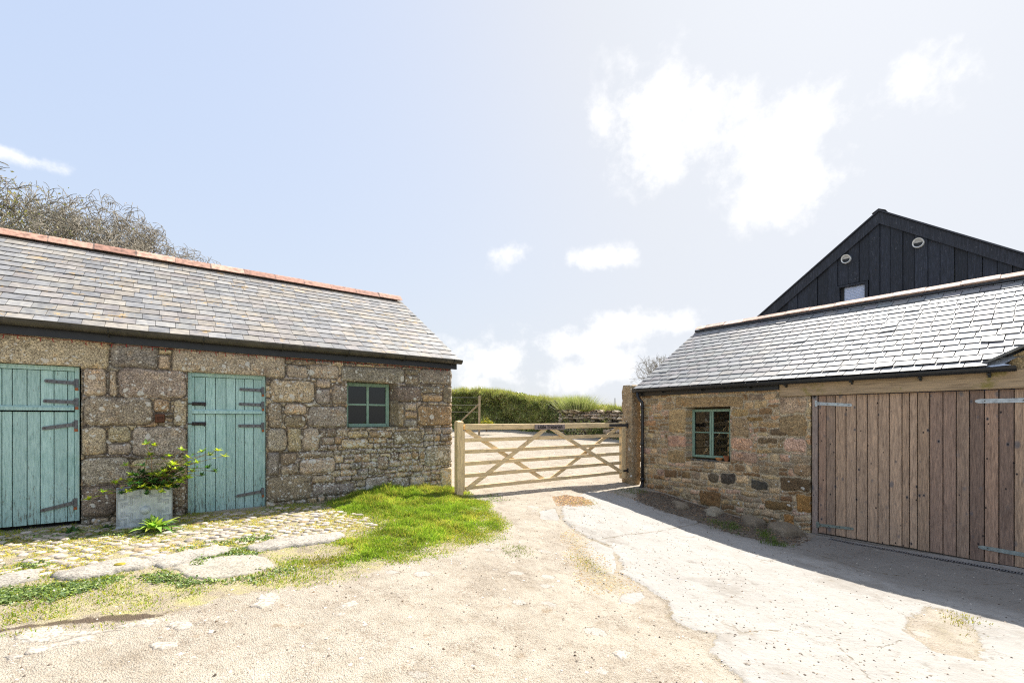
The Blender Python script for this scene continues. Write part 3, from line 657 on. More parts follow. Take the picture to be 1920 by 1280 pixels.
# left window
WG = srgb(132,158,140)
def window(parent, x0, x1, z0, z1, y, colr, mull, rails, fw=.05, bar=.024, lab=None, casement=False):
    b = MB(); d = .06
    b.box(x0, x0+fw, y, y+d, z0, z1, jit(colr), .005); b.box(x1-fw, x1, y, y+d, z0, z1, jit(colr), .005)
    b.box(x0+fw, x1-fw, y+.001, y+d, z1-fw, z1, jit(colr), .005); b.box(x0+fw, x1-fw, y-.012, y+d, z0, z0+fw, jit(colr), .005)
    w = b.build('window', M_PAINT, parent)
    if lab: w['label'] = lab
    b = MB()
    for m in mull: 
        hw = .04 if casement else bar/2+.004
        b.box(m-hw, m+hw, y+.006, y+.045, z0+fw, z1-fw, jit(colr), .004)
        if casement: b.box(m-.002, m+.002, y+.002, y+.008, z0+fw, z1-fw, (.05, .06, .05))
    for r in rails: 
        es = [x0+fw]+[m for m in mull]+[x1-fw]
        for a, c in zip(es[:-1], es[1:]):
            g = (.04 if casement else bar/2+.004)
            b.box(a+(g if a != es[0] else 0), c-(g if c != es[-1] else 0), y+.01, y+.04, r-bar/2, r+bar/2, jit(colr), .004)
    b.build('glazing_bar', M_PAINT, w)
    b = MB(); b.box(x0+fw*.6, x1-fw*.6, y+.028, y+.033, z0+fw*.6, z1-fw*.6, (1, 1, 1)); b.build('pane', M_GL, w)
    return w
window(barn, -1.862, -1.128, 1.168, 1.88, .15, WG, [-1.49], [1.53], fw=.055, bar=.03, lab='small green four pane window deep in the granite')
b = MB(); b.box(-1.9,-1.03,.05,.21,1.13,1.164,srgb(120,110,95),.006,j=.002); b.build('window_ledge', M_GR, barn)
b = MB(); b.box(-4.235,-4.135,-.03,.03,1.255,1.36,srgb(96,62,42),.008,j=.004); b.box(-4.215,-4.155,-.036,-.02,1.285,1.33,srgb(80,50,34),.006); b.build('iron_anchor_plate', M_MET, barn)
# red string of lights
sl = empty('string_lights', (FL.ox, FL.oy, 0), FL.a); tag(sl, 'thin string of small red lights hung under the black fascia of the long barn', 'string lights')
b = MB(); pts = [(x, -.062, 2.185+zgl(x)-.012*abs(math.sin(x*5.2))-.004*random.random()) for x in np.arange(-6.6, .0, .06)]
b.tube(pts, .0028, 4, srgb(120,40,30)); b.build('wire', M_RED, sl)
b = MB()
for x in np.arange(-6.5, -.05, .125):
    x += random.uniform(-.03, .03); z = 2.175+zgl(x)-random.uniform(0, .02); b.tube([(x, -.062, z+.012), (x+random.uniform(-.01, .01), -.066, z-.01), (x+random.uniform(-.012, .012), -.07, z-.026)], .0045, 5, srgb(150,40,32))
b.build('bulb', M_RED, sl)['kind'] = 'stuff'

# ================================================================== RIGHT BUILDING
gar = empty('stone_garage', (FR.ox, FR.oy, 0), FR.a)
tag(gar, 'low rubble stone garage with wide weathered timber doors and a grey slate roof', 'garage')
tan = srgb(168,146,108); pk = srgb(190,158,136); dkb = srgb(116,98,76); bkk = srgb(84,80,74); orr = srgb(160,122,76)
HR = FR.rects([(1266,1394,743,763,srgb(160,140,104)),(1251,1287,817,838,pk),(1371,1410,820,843,pk),(1469,1514,821,849,pk),(1350,1381,886,906,bkk),(1444,1481,803,818,dkb),
 (1463,1522,895,921,dkb),(1434,1486,938,956,srgb(128,104,72)),(1408,1440,899,917,bkk),(1493,1521,927,961,orr),(1464,1488,926,940,srgb(120,98,76)),(1462,1514,743,776,srgb(172,150,128)),
 (1420,1458,821,832,srgb(120,102,80)),(1470,1492,962,988,orr),(1246,1270,878,894,srgb(120,98,74)),(1400,1430,780,790,srgb(140,114,76)),(1328,1347,886,904,srgb(112,100,84)),
 (1460,1515,778,818,srgb(150,128,100)),(1371,1405,765,780,tan),(1371,1404,782,818,srgb(148,132,108)),(1371,1420,845,866,srgb(176,150,132)),(1250,1286,843,866,tan),(1255,1287,766,812,tan),(1312,1352,918,948,srgb(136,108,76)),
 (1420,1462,790,802,tan),(1490,1521,868,893,srgb(156,136,112))])
palR = [tuple(v*1.1 for v in q_) for q_ in [srgb(176,156,122), srgb(160,138,108), srgb(186,166,132), srgb(146,122,92), srgb(176,144,112), srgb(148,134,114), srgb(164,148,122), srgb(132,108,80), srgb(190,168,136), srgb(184,156,136)]]
ZR = [(0, 3.4, -.85, 1.9, .07, .15, .10, .33)]
def greenR(x, z): return .55*sst(-.1-.1*x, -.35-.1*x, z+.1*fbm(x*3, z*3, s=8))+.25*sst(2.4, 2.9, x)*sst(1.7, 1.8, z)
wallR = stone_wall('wall', gar, M_RST, 0.0, 3.365, -.9, 1.87, [(1.125,2.03,.495,1.535,.21,(.06,.0))], HR, ZR, .0125, palR, srgb(172,162,142), gap=.010, bulge=.016, rec=.003, warp=.034,
    lich=lambda x, z: .35+.5*fbm(x*1.5, z*1.5, s=4), green=greenR, seed=8)
b = MB(); gable(b, 0.0, .245, 4.85, 1.85, 2.43, 3.5, .24, srgb(150,130,98)); b.box(.25, 9.0, 4.55, 4.84, -.9, 1.84, srgb(150,130,98))
b.box(6.6, 9.0, 0.0, .24, -.9, 1.62, srgb(150,130,98)); b.build('rear_wall', M_RST, gar)
b = MB(); b.box(.26, 8.8, .26, 4.5, -.62, -.58, (.10, .09, .08)); b.build('interior_floor', M_DARK, gar)
palG = [srgb(158,160,166), srgb(148,150,158), srgb(168,168,172), srgb(160,156,162), srgb(150,154,158), srgb(170,166,166)]
palG = [(p[0]*.62, p[1]*.615, p[2]*.58) for p in palG]
skR = lambda x, y: (x-5.3) > (y+.17)*1.26+.12
roofR = slates('roof', gar, M_RSL, -.06, 8.6, -.17, 1.945, 2.43, 3.55, .222, .2, palG, 7, skip=skR, gapw=.011, lift_row=lambda r, x: .001+(.02 if r in (0,) and x > 2.2 else .012 if r == 0 else 0)+(.016*sst(2.0, 4.0, x) if r == 1 else 0))
b = MB()
b.add([(-.02,-.14,1.938),(5.35,-.14,1.938),(8.55,2.40,3.54),(-.02,2.43,3.54)], [(0,1,2,3)], dk)
b.add([(-.03,2.43,3.565),(8.6,2.43,3.565),(8.6,5.02,1.94),(-.03,5.02,1.94),(-.03,2.43,3.545),(8.6,2.43,3.545),(8.6,5.02,1.92),(-.03,5.02,1.92)], [(0,1,2,3),(7,6,5,4),(0,4,5,1),(1,5,6,2),(2,6,7,3),(3,7,4,0)], palG[1]); b.build('rear_slope', M_RSL, roofR)
ridge(roofR, -.05, 8.5, 2.43, 3.655, .46, [srgb(236,200,176), srgb(230,192,168), srgb(240,208,186)], .092, .14, 9)
b = MB(); b.extr([(2.285, 3.50), (2.285, 3.535), (2.30, 3.545), (2.30, 3.49)], -.05, 8.5, (.05, .05, .055)); b.build('ridge_flashing', M_MET, roofR)
# verge trim at far gable
b = MB(); b.add([(-.05,-.17,1.92),(-.05,2.43,3.53),(-.05,2.43,3.50),(-.05,-.17,1.89),(-.02,-.17,1.92),(-.02,2.43,3.53),(-.02,2.43,3.50),(-.02,-.17,1.89)], [(0,1,2,3),(7,6,5,4),(0,4,5,1),(3,2,6,7),(0,3,7,4)], (.12,.12,.12)); b.build('verge', M_MET, roofR)
# wing roof at the near end: its verge climbs to the right from the gutter
b = MB(); zw = lambda x: 1.955+(x-5.25)*.53
b.add([(5.18,-.10,zw(5.18)),(8.2,-.10,zw(8.2)),(8.2,3.6,zw(8.2)),(5.18,.05,zw(5.18))], [(0,1,2,3)], palG[0])
b.add([(5.18,-.11,zw(5.18)+.006),(8.2,-.11,zw(8.2)+.006),(8.2,-.11,zw(8.2)-.045),(5.18,-.11,zw(5.18)-.02),(5.18,-.02,zw(5.18)+.006),(8.2,-.02,zw(8.2)+.006),(8.2,-.02,zw(8.2)-.045),(5.18,-.02,zw(5.18)-.02)],
      [(0,1,2,3),(7,6,5,4),(0,4,5,1),(3,2,6,7),(0,3,7,4),(1,5,6,2)], (.16,.16,.15)); b.build('wing_verge', M_RSL, roofR)
b = MB(); b.add([(5.30,-.105,1.965),(5.55,-.12,1.985),(5.66,-.07,2.06),(5.62,-.03,2.09),(5.30,-.03,1.99),(5.45,-.13,1.957),(5.62,-.14,1.967)], [(0,1,2,3,4),(0,5,6,1)], (.55,.58,.62)); b.build('lead_flashing', M_ZINC, roofR)
b = MB(); b.add([(5.56,-.012,1.90),(8.2,-.012,1.90),(8.2,-.012,zw(8.2)-.04),(5.62,-.012,zw(5.62)-.06),(5.56,.1,1.90),(8.2,.1,1.90),(8.2,.1,zw(8.2)-.04),(5.62,.1,zw(5.62)-.06)], [(0,1,2,3),(7,6,5,4),(0,4,5,1),(3,2,6,7),(0,3,7,4)], srgb(160,142,110)); b.build('wing_gable', M_RST, gar)
# fascia, beam, gutter, pipe
b = MB(); b.box(-.03, 2.895, -.05, -.026, 1.80, 1.925, (.014, .014, .015)); b.build('fascia_board', M_BLK, gar)
mwx = NT('oak_lintel'); 
def m_beam():
    t = NT('oak_lintel_wood'); c = t.attr('Col'); v = t.mp((.5, 6, 7)); gr = t.noise(6, 6, .72, vec=v, dist=.4)
    c = t.mix(1, c, t.ramp(gr, [(.28, (.5, .47, .45)), (.5, (1, 1, 1)), (.72, (1.35, 1.3, 1.2))]), 'MULTIPLY')
    c = t.mix(t.math('MULTIPLY', t.rng(t.noise(4, 4, .7), .5, .66), t.rng(t.noise(1.3, 2), .4, .6)), c, (.25, .21, .06)); t.bump(gr, .5, .006); return t.fin(c, .8, spec=.3)
b = MB(); b.box(2.90, 8.2, -.035, .13, 1.682, 1.915, srgb(172,150,122), .008); b.build('lintel_beam', m_beam(), gar)
zgr = lambda x: .0+.02*(0.5-abs(x-2.6)/6)*-1
gutter('gutter', gar, M_BLK, -.09, 5.66, -.125, 1.945, .055, (.02, .021, .023), zgr)
for x in (.62, 1.5, 2.42, 3.02, 3.95, 4.75, 5.42):
    b = MB(); b.box(x-.018, x+.018, -.125, -.036, 1.855, 1.88, (.012, .012, .013), .003); b.box(x-.014, x+.014, -.06, -.036, 1.83, 1.9, (.012, .012, .013), .003); b.build('gutter_bracket', M_BLK, gar)
b = MB(); b.tube([(.03,-.125,1.90),(.03,-.125,1.80),(.05,-.12,1.74),(.115,-.085,1.66),(.12,-.08,1.60),(.12,-.08,.6),(.12,-.08,-.10)], .034, 12, (.014, .015, .018))
for z in (1.56, .75, -.02): b.tube([(.12,-.08,z-.03),(.12,-.08,z+.03)], .042, 12, (.012, .013, .015))
b.tube([(.12,-.08,-.08),(.12,-.09,-.16),(.13,-.15,-.21)], .04, 12, (.012, .013, .015)); b.build('downpipe', M_BLK, gar, smooth=True)
window(gar, 1.165, 1.985, .53, 1.492, .15, WG, [1.575], [1.03], fw=.05, bar=.022, lab='green two light casement window set in the rubble wall', casement=True)
b = MB(); b.box(1.13,2.03,-.0,.215,.47,.497,srgb(96,96,94),.006); b.build('window_ledge', M_GR, gar)
# contents hinted behind the right window
# garage doors
GC = srgb(150,132,122)
bd = [3.47,3.579,3.707,3.849,3.981,4.121,4.251,4.384,4.53,4.613,4.70,4.83,4.967,5.099,5.227,5.365,5.494,5.627,5.76,5.89,6.02,6.15,6.28,6.4]
palD = [srgb(166,138,118), srgb(152,128,112), srgb(176,150,126), srgb(154,132,114), srgb(140,118,104), srgb(182,156,132)]
def gleaf(lab, bds):
    b = MB(); k = 0
    for a, c in zip(bds[:-1], bds[1:]):
        b.box(a+.0045, c-.0045, .03+random.uniform(-.003, .003), .055, -.545+random.uniform(-.006, .006), 1.672, jit(random.choice(palD), .1), .004)
    b.box(bds[0]+.01, bds[-1]-.01, .05, .075, -.5, 1.66, (.02, .015, .012))
    d = b.build('garage_door', M_GAR, gar); d['label'] = lab; return d
d1 = gleaf('left leaf of the weathered larch garage doors', bd[:11]); d2 = gleaf('right leaf of the weathered larch garage doors', bd[10:])
b = MB(); b.box(3.385, 3.462, .015, .09, -.58, 1.678, srgb(156,140,130), .004); b.build('door_post', M_GAR, gar); b = MB(); b.box(6.41, 6.55, .015, .09, -.58, 1.678, srgb(156,140,130), .004); b.build('door_post', M_GAR, gar)
strap('strap_hinge', d1, M_ZINC, 3.93, 3.44, 1.512, .02, .05, (.42,.46,.5), 1.552); strap('strap_hinge', d1, M_ZINC, 3.95, 3.46, -.395, .02, .045, (.30,.36,.33), -.42)
strap('strap_hinge', d2, M_ZINC, 5.28, 6.40, 1.531, .02, .06, (.42,.46,.5), 1.531); strap('strap_hinge', d2, M_ZINC, 5.31, 6.40, -.37, .02, .055, (.32,.38,.38), -.40)
b = MB(); b.box(3.38, 6.6, -.02, .10, -.66, -.562, srgb(120,112,102), .006); b.build('door_sill', M_FLAT, gar)

# pots on the right window ledge
def pot(name, x, y, z, r0, r1, h, c, label):
    w = FR.w(x, y); e = empty(name, (w[0], w[1], z)); tag(e, label, 'plant pot')
    b = MB(); n = 20; prof = [(r0*.9, 0), (r0, .004), (r1*.93, h*.76), (r1*.94, h*.78), (r1*1.05, h*.79), (r1*1.05, h), (r1*.88, h), (r1*.8, h*.7), (.001, h*.68)]
    vs = [(p[0]*math.cos(2*math.pi*k/n), p[0]*math.sin(2*math.pi*k/n), p[1]) for p in prof for k in range(n)]
    fs = [(i*n+k, i*n+(k+1) % n, (i+1)*n+(k+1) % n, (i+1)*n+k) for i in range(len(prof)-1) for k in range(n)]+[tuple(range(n-1, -1, -1))]
    b.add(vs, fs, c); b.build('clay_pot', M_TC, e, smooth=False)
pot('plant_pot', 1.93, .055, .498, .035, .052, .10, srgb(150,92,58), 'dark clay pot on the right window ledge beside the jamb')
pot('plant_pot', 1.77, .085, .498, .045, .07, .055, srgb(196,140,88), 'shallow pale clay bowl on the window ledge left of the dark pot')

# ================================================================== DRAIN
pa = at(1555, 1012); pb = at(1985, 1090)
va = Vector((pb[0]-pa[0], pb[1]-pa[1], 0)); Ld = va.length; dr = empty('drainage_channel', (pa[0], pa[1], 0), math.atan2(va.y, va.x)); tag(dr, 'narrow slotted metal drainage channel across the concrete before the garage doors', 'drain')
zd = lambda x: g1(pa[0]+va.x*x/Ld, pa[1]+va.y*x/Ld)
b = MB(); c = (.30, .31, .33); n = 24
for s in (-1, 1):
    for i in range(n):
        x = Ld*i/n; x2 = Ld*(i+1)/n; za, zb_ = zd(x)+.006, zd(x2)+.006; y0, y1 = (.038, .05) if s > 0 else (-.05, -.038)
        b.add([(x,y0,za),(x2,y0,zb_),(x2,y1,zb_),(x,y1,za)], [(0,1,2,3)], c)
x = 0
while x < Ld: z = zd(x)+.006; b.add([(x,-.038,z),(x+.012,-.038,z),(x+.012,.038,z),(x,.038,z)], [(0,1,2,3)], c); x += .027
b.build('grate', M_MET, dr, fix=False)
b = MB()
for i in range(n):
    x = Ld*i/n; x2 = Ld*(i+1)/n; b.add([(x,-.05,zd(x)+.002),(x2,-.05,zd(x2)+.002),(x2,.05,zd(x2)+.002),(x,.05,zd(x)+.002)], [(0,1,2,3)], (.01,.01,.01))
b.build('trough', M_DARK, dr, fix=False)

# ================================================================== BLACK BARN
FB = Fr(*FR.w(0, 8.0)[:2], -52.5)
bb = empty('black_barn', (FB.ox, FB.oy, -.4), FB.a); tag(bb, 'tall black boarded barn gable rising behind the low garage roof', 'barn')
ax, az = 2.324, 7.252; tp = .73; hwid = 6.2; rel = .4
bk = (.018, .021, .032)
b = MB(); x = ax-hwid+.3; WB = (1.29, 2.02, 4.4, 5.345)
edges = [-.126,.177,.472,.742,1.034,1.288,1.562,1.828,2.073,2.324,2.568,2.839,3.09,3.366,3.612,3.891,4.14,4.4,4.66,4.912]
while edges[0] > ax-hwid+.2: edges.insert(0, edges[0]-.265)
while edges[-1] < ax+hwid-.2: edges.append(edges[-1]+.262)
def topz(x): return az-.10-abs(x-ax)*tp
def board(b, a, c, z0, y0, c_, zt=None):
    za, zc = (topz(a), topz(c)) if zt is None else (zt, zt); mid = a < ax < c and zt is None
    f = [(a, z0), (c, z0), (c, zc)]+([(ax, topz(ax))] if mid else [])+[(a, za)]; n = len(f)
    b.add([(x, y0, z+rel) for x, z in f]+[(x, y0+.03, z+rel) for x, z in f], [tuple(range(n)), tuple(range(2*n-1, n-1, -1))]+[(i, (i+1) % n, n+(i+1) % n, n+i) for i in range(n)], c_)
for i, (a, c) in enumerate(zip(edges[:-1], edges[1:])):
    prd = -.0 if i % 2 else -.024
    inw = a >= WB[0]-.05 and c <= WB[1]+.08
    ovl = -.006
    if c > WB[0]+.02 and a < WB[1]-.02:
        board(b, a-ovl, c+ovl, WB[3]+.02, prd, jit(bk, .3)); board(b, a-ovl, c+ovl, -.4, prd, jit(bk, .3), WB[2])
    else: board(b, a-ovl, c+ovl, -.4, prd, jit(bk, .3))
b.add([(ax-hwid+.3, .02, 0), (ax+hwid-.3, .02, 0), (ax+hwid-.3, .02, topz(ax+hwid-.3)+rel-.02), (ax, .02, topz(ax)+rel-.02), (ax-hwid+.3, .02, topz(ax-hwid+.3)+rel-.02)], [(0,1,2,3,4)], (.003,.003,.004)) if False else None
b.build('wall', M_BW, bb)
b = MB(); b.box(ax-hwid+.3, ax-hwid+.5, .06, 12, 0, az+rel-hwid*tp, bk); b.box(ax+hwid-.5, ax+hwid-.3, .06, 12, 0, az+rel-hwid*tp, bk)
gv = [(ax-hwid+.3, 0), (ax+hwid-.3, 0), (ax+hwid-.3, topz(ax+hwid-.3)+rel), (ax, topz(ax)+rel), (ax-hwid+.3, topz(ax-hwid+.3)+rel)]
b.add([(x, 11.9, z) for x, z in gv]+[(x, 12, z) for x, z in gv], [(0,1,2,3,4),(9,8,7,6,5)]+[(i,(i+1)%5,5+(i+1)%5,5+i) for i in range(5)], bk); b.build('rear_wall', M_BW, bb)
for s in (-1, 1):
    b = MB(); w = .34; x1 = ax+s*hwid; q = [(ax, az), (x1, az-hwid*tp), (x1, az-hwid*tp-w), (ax, az-w)]
    b.add([(x, -.075, z+rel) for x, z in q]+[(x, -.03, z+rel) for x, z in q], [(0,1,2,3),(7,6,5,4),(0,4,5,1),(1,5,6,2),(2,6,7,3)], jit((.022, .024, .034), .1)); b.build('bargeboard', M_BW, bb)
    b = MB(); y0, y1 = -.12, 12.1
    b.add([(ax,y0,az+rel+.055),(x1+s*.1,y0,az+rel-hwid*tp-.02),(x1+s*.1,y1,az+rel-hwid*tp-.02),(ax,y1,az+rel+.055),(ax,y0,az+rel+.01),(x1+s*.1,y0,az+rel-hwid*tp-.065),(x1+s*.1,y1,az+rel-hwid*tp-.065),(ax,y1,az+rel+.01)],
          [(0,1,2,3),(7,6,5,4),(0,4,5,1),(1,5,6,2),(2,6,7,3)], (.06,.06,.07)); b.build('roof', M_MET, bb)
b = MB(); b.extr([(-.16, -.02), (0, .075), (.16, -.02), (0, .05)], -.14, 12.1, (.12, .12, .13)); o = b.build('roof_ridge', M_MET, bb); o.location = (ax, 0, az+rel); o.rotation_euler = (0, 0, R(90))
b = MB(); b.box(WB[0]-.03, WB[0]+.05, -.05, .12, WB[2]+rel, WB[3]+rel, bk, .004); b.box(WB[1]-.05, WB[1]+.03, -.05, .12, WB[2]+rel, WB[3]+rel, bk, .004); b.box(WB[0]+.05, WB[1]-.05, -.05, .12, WB[3]+rel-.06, WB[3]+rel, bk, .004)
b.box(WB[0]+.06, WB[0]+.14, .07, .13, WB[2]+rel, WB[3]+rel-.06, (.02,.02,.02))
wf = b.build('window', M_BW, bb); b = MB(); b.box(WB[0]+.06, WB[1]-.06, .08, .085, WB[2]+rel, WB[3]+rel-.06, (1,1,1)); b.build('pane', M_GLC, wf)
b = MB()
for z in np.arange(WB[2]+rel+.05, WB[3]+rel-.08, .045): b.box(WB[0]+.08, WB[1]-.08, .095, .10, z, z+.040, (.80, .84, .92))
b.build('blind', M_WHITE, wf)
b = MB(); b.box(WB[0], WB[1], .25, .3, WB[2]+rel, WB[3]+rel, (.16, .18, .22)); b.build('room_back', M_DARK, wf)
for (xx, zz) in ((1.522, 6.104), (3.179, 6.086)):
    b = MB(); n = 24; r1, r2 = .125, .10; zc = zz+rel; vs = []
    for (r, y) in ((r2, -.03), (r1, -.03), (r1, -.10), (r1*.97, -.115), (r2, -.10), (r2, -.035)):
        for k in range(n):
            a = 2*math.pi*k/n; vs.append((xx+r*math.cos(a), y-(.05*max(math.sin(a), 0) if y < -.05 and y != -.035 else 0), zc+r*math.sin(a)))
    fs = [(i*n+k, i*n+(k+1) % n, (i+1)*n+(k+1) % n, (i+1)*n+k) for i in range(5) for k in range(n)]
    b.add(vs, fs, (.75, .75, .75)); v = b.build('round_vent', M_WHITE, bb)
    b = MB(); vs = [(xx+r2*math.cos(2*math.pi*k/n), -.04, zc+r2*math.sin(2*math.pi*k/n)) for k in range(n)]; b.add(vs, [tuple(range(n))], (.01, .01, .012))
    vs = [(xx+r2*.98*math.cos(math.pi*k/12), -.045-.055*math.sin(math.pi*k/12), zc+.02+r2*.75*math.sin(math.pi*k/12)) for k in range(13)]; b.add(vs+[(p[0], -.04, p[2]) for p in vs], [tuple(range(13))], (.55, .56, .58)); b.build('vent_louvre', M_WHITE, v, fix=False)

# ================================================================== GATE AND POSTS
GA = (-.815, 7.86); GB = (2.455, 10.22); ga = math.atan2(GB[1]-GA[1], GB[0]-GA[0]); GLn = math.hypot(GB[0]-GA[0], GB[1]-GA[1])
gate = empty('field_gate', (GA[0], GA[1], 0), ga); tag(gate, 'new pale timber six bar field gate closed between the two stone buildings', 'gate')
GW = srgb(230,204,158)
FG = Fr(GA[0], GA[1], math.degrees(ga))
def zpx(u, v): return FG.px(u, v)[1]
rz = [1.155, .935, .735, .53, .325, .115]
b = MB(); b.box(.0, GLn-.05, -.035, .035, rz[0]-.045, rz[0]+.055, jit(GW, .04), .006); b.build('top_rail', M_GATEH, gate)
MG = m_beam()
for z in rz[1:]:
    b = MB(); b.box(.0, GLn-.05, -.012, .014, z-.034, z+.034, jit(GW, .06), .004); b.build('rail', M_GATEH, gate)
b = MB(); b.box(-.065, .0, -.02, .04, .06, 1.10, jit(GW, .04), .006); b.build('closing_stile', M_GATE, gate)
b = MB(); b.box(GLn-.05, GLn+.07, -.045, .045, -.02, 1.235, jit(GW, .04), .006); b.build('hanging_stile', M_GATE, gate)
mx = FG.px(1027, 800)[0]
def brace(x0, z0, x1, z1, y0, y1, w=.036):
    b = MB(); d = Vector((x1-x0, 0, z1-z0)); nn = Vector((-d.z, 0, d.x)).normalized()*w
    p = [Vector((x0, 0, z0))+nn, Vector((x1, 0, z1))+nn, Vector((x1, 0, z1))-nn, Vector((x0, 0, z0))-nn]
    b.add([(q.x, y0, q.z) for q in p]+[(q.x, y1, q.z) for q in p], [(0,1,2,3),(7,6,5,4),(0,4,5,1),(1,5,6,2),(2,6,7,3),(3,7,4,0)], jit(GW, .05)); b.build('brace', M_GATEH, gate)
brace(.02, .09, mx-.06, 1.12, -.036, -.014); brace(mx+.06, 1.12, GLn-.06, .13, -.036, -.014)
brace(.05, 1.11, mx-.04, .10, .016, .036); brace(mx+.06, .10, GLn-.08, 1.12, .016, .036)
s0, s1 = FG.px(1000, 797)[0], FG.px(1056, 797)[0]
b = MB(); b.box(s0, s1, -.052, -.036, rz[0]-.06, rz[0]+.04, srgb(152,138,132), .003); sg = b.build('name_board', M_OAK, gate); sg['label'] = 'grey wooden name board lettered Little Trebarvah'
cu = bpy.data.curves.new('lettering', 'FONT'); cu.body = 'Little Trebarvah'; cu.size = .088; cu.extrude = .0015; cu.align_x = 'CENTER'; cu.align_y = 'CENTER'; cu.offset = .0015
m = m_col('letter_paint', .8, 5, .05); tn = NT('dark_lettering'); cu.materials.append(tn.fin((.02, .016, .014), .8))
ot = bpy.data.objects.new('lettering', cu); col.objects.link(ot); bpy.context.view_layer.update(); mt = bpy.data.meshes.new_from_object(ot); bpy.data.objects.remove(ot); o = link('lettering', mt); o.parent = sg; o.location = ((s0+s1)/2, -.0545, rz[0]-.01); o.rotation_euler = (R(90), 0, 0); o.scale = ((s1-s0)*.92/.64, 1, 1)
b = MB(); b.box(GLn-.46, GLn+.12, -.05, -.036, rz[0]-.025, rz[0]+.035, (.10, .10, .11), .003); b.tube([(GLn+.12, -.045, rz[0]-.06), (GLn+.12, -.045, rz[0]+.05)], .016, 8, (.03,.03,.03)); b.build('hinge_band', M_MET, gate)
b = MB(); b.box(GLn-.02, GLn+.12, -.065, -.045, .13, .17, (.05, .05, .055), .003); b.tube([(GLn+.12, -.055, .10), (GLn+.12, -.055, .20)], .016, 8, (.03,.03,.03)); b.build('hinge_band', M_MET, gate)
# timber post
pp = at(862, 929); post = empty('gate_post', (-.905, 7.83, 0), R(37)); tag(post, 'square pale timber gate post standing against the corner of the long barn', 'gate post')
b = MB(); b.box(-.062, .058, -.055, .055, -.3, 1.255, GW, .008); b.add([(-.055,-.048,1.255),(.051,-.048,1.255),(.051,.048,1.255),(-.055,.048,1.255),(-.002,0,1.275)], [(0,1,4),(1,2,4),(2,3,4),(3,0,4)], GW); b.build('post', M_GATE, post)
# granite post (heightfield-roughened block)
def rough_block(name, parent, mat, sx, sy, z0, z1, cols, amp=.02, seed=1, res=.03, rnd=.05, cap=True):
    n = 10; a = np.linspace(0, 2*math.pi, 4*n, endpoint=False); rows = int((z1-z0)/res)+1; V = []
    for i in range(rows+4):
        t = min(i/rows, 1.0); z = z0+(z1-z0)*t; k = 1.0
        if i > rows-1: q = (i-rows+1)/4.0; z = z1-rnd*.0+(.012*q); k = 1-.98*q**1.0 if i == rows+3 else 1-.25*q
        ca, sa = np.cos(a), np.sin(a); e = .16
        px = sx/2*np.sign(ca)*np.abs(ca)**e; py = sy/2*np.sign(sa)*np.abs(sa)**e
        nz_ = amp*fbm(px*6+3, py*6+z*5, z*5+0*px, s=seed)
        V.append(np.c_[px*k*(1+nz_/sx*2), py*k*(1+nz_/sy*2), z+0*px+.4*amp*fbm(px*9, py*9, s=seed+4)*(i >= rows-1)])
    V = np.concatenate(V); m = 4*n; F = []
    for i in range(rows+3):
        for k in range(m): F.append((i*m+k, i*m+(k+1) % m, (i+1)*m+(k+1) % m, (i+1)*m+k))
    F.append  # closed enough: the last ring collapses to the centre
    c = np.array(cols)*(1+.18*fbm(V[:, 0]*7, V[:, 2]*4, V[:, 1]*7, s=seed+2))[:, None]
    return npmesh(name, V, [np.array(F)], mat, parent, colr=c, smooth=True, extra={'Aux': np.c_[np.ones(len(V)), .5+0*V[:, 0], .3*sst(.3, -.1, V[:, 2])]})
gp = empty('granite_gatepost', (2.70, 10.40, 0), R(36)); tag(gp, 'tall rough granite gatepost between the timber gate and the black downpipe', 'gate post')
rough_block('granite_shaft', gp, M_GR, .30, .30, -.45, 2.05, srgb(158,142,118), .03, 5)

# ================================================================== PLANTER
pc = at(271, 985); planter = empty('planter', (-4.35, 5.43, g1(-4.3, 5.35)+.0), R(41)); tag(planter, 'square pale grey planter with raised geometric pattern standing between the green doors', 'planter')
PW, PH, PD = .505, .43, .34; c = srgb(184,193,199)
b = MB(); z0 = .0
b.box(-PW/2, PW/2, -PD/2, -PD/2+.02, z0, PH, c, .004); b.box(-PW/2, PW/2, PD/2-.02, PD/2, z0, PH, c, .004)
b.box(-PW/2, -PW/2+.02, -PD/2+.02, PD/2-.02, z0, PH, c, .004); b.box(PW/2-.02, PW/2, -PD/2+.02, PD/2-.02, z0, PH, c, .004); b.box(-PW/2+.02, PW/2-.02, -PD/2+.02, PD/2-.02, z0+.02, z0+.04, c)
b.box(-PW/2-.008, PW/2+.008, -PD/2-.008, -PD/2-.0005, 0.002, .028, c, .003); b.build('box', M_LEAD, planter)
b = MB(); yr = -PD/2-.0005; cd = tuple(v*.62 for v in c)
def fline(pts, r=.0016):
    P = [(p[0], yr, PH/2+p[1]) for p in pts]
    for p, q in zip(P[:-1], P[1:]):
        b.box(min(p[0], q[0])-r, max(p[0], q[0])+r, yr-.004, yr+.002, min(p[2], q[2])-r, max(p[2], q[2])+r, cd)
for sx in (-1, 1):
    for sz in (-1, 1):
        for d in (0, .014, .028):
            fline([(sx*x, sz*z) for x, z in ((.05-d*.5, .20), (.05-d*.5, .15-d), (.145-d, .15-d), (.145-d, .075-d), (.215-d, .075-d), (.215-d, .02))])
        for d in (0, .012): fline([(sx*x, sz*z) for x, z in ((.17+d, .105+d), (.238-d, .105+d), (.238-d, .20-d), (.17+d, .20-d), (.17+d, .105+d))])
fline([(-.246,-.208),(.246,-.208),(.246,.208),(-.246,.208),(-.246,-.208)])
b.build('raised_pattern', M_LEAD, planter, fix=False)
b = MB(); n = 14
for i in range(6):
    pass
vs = []; 
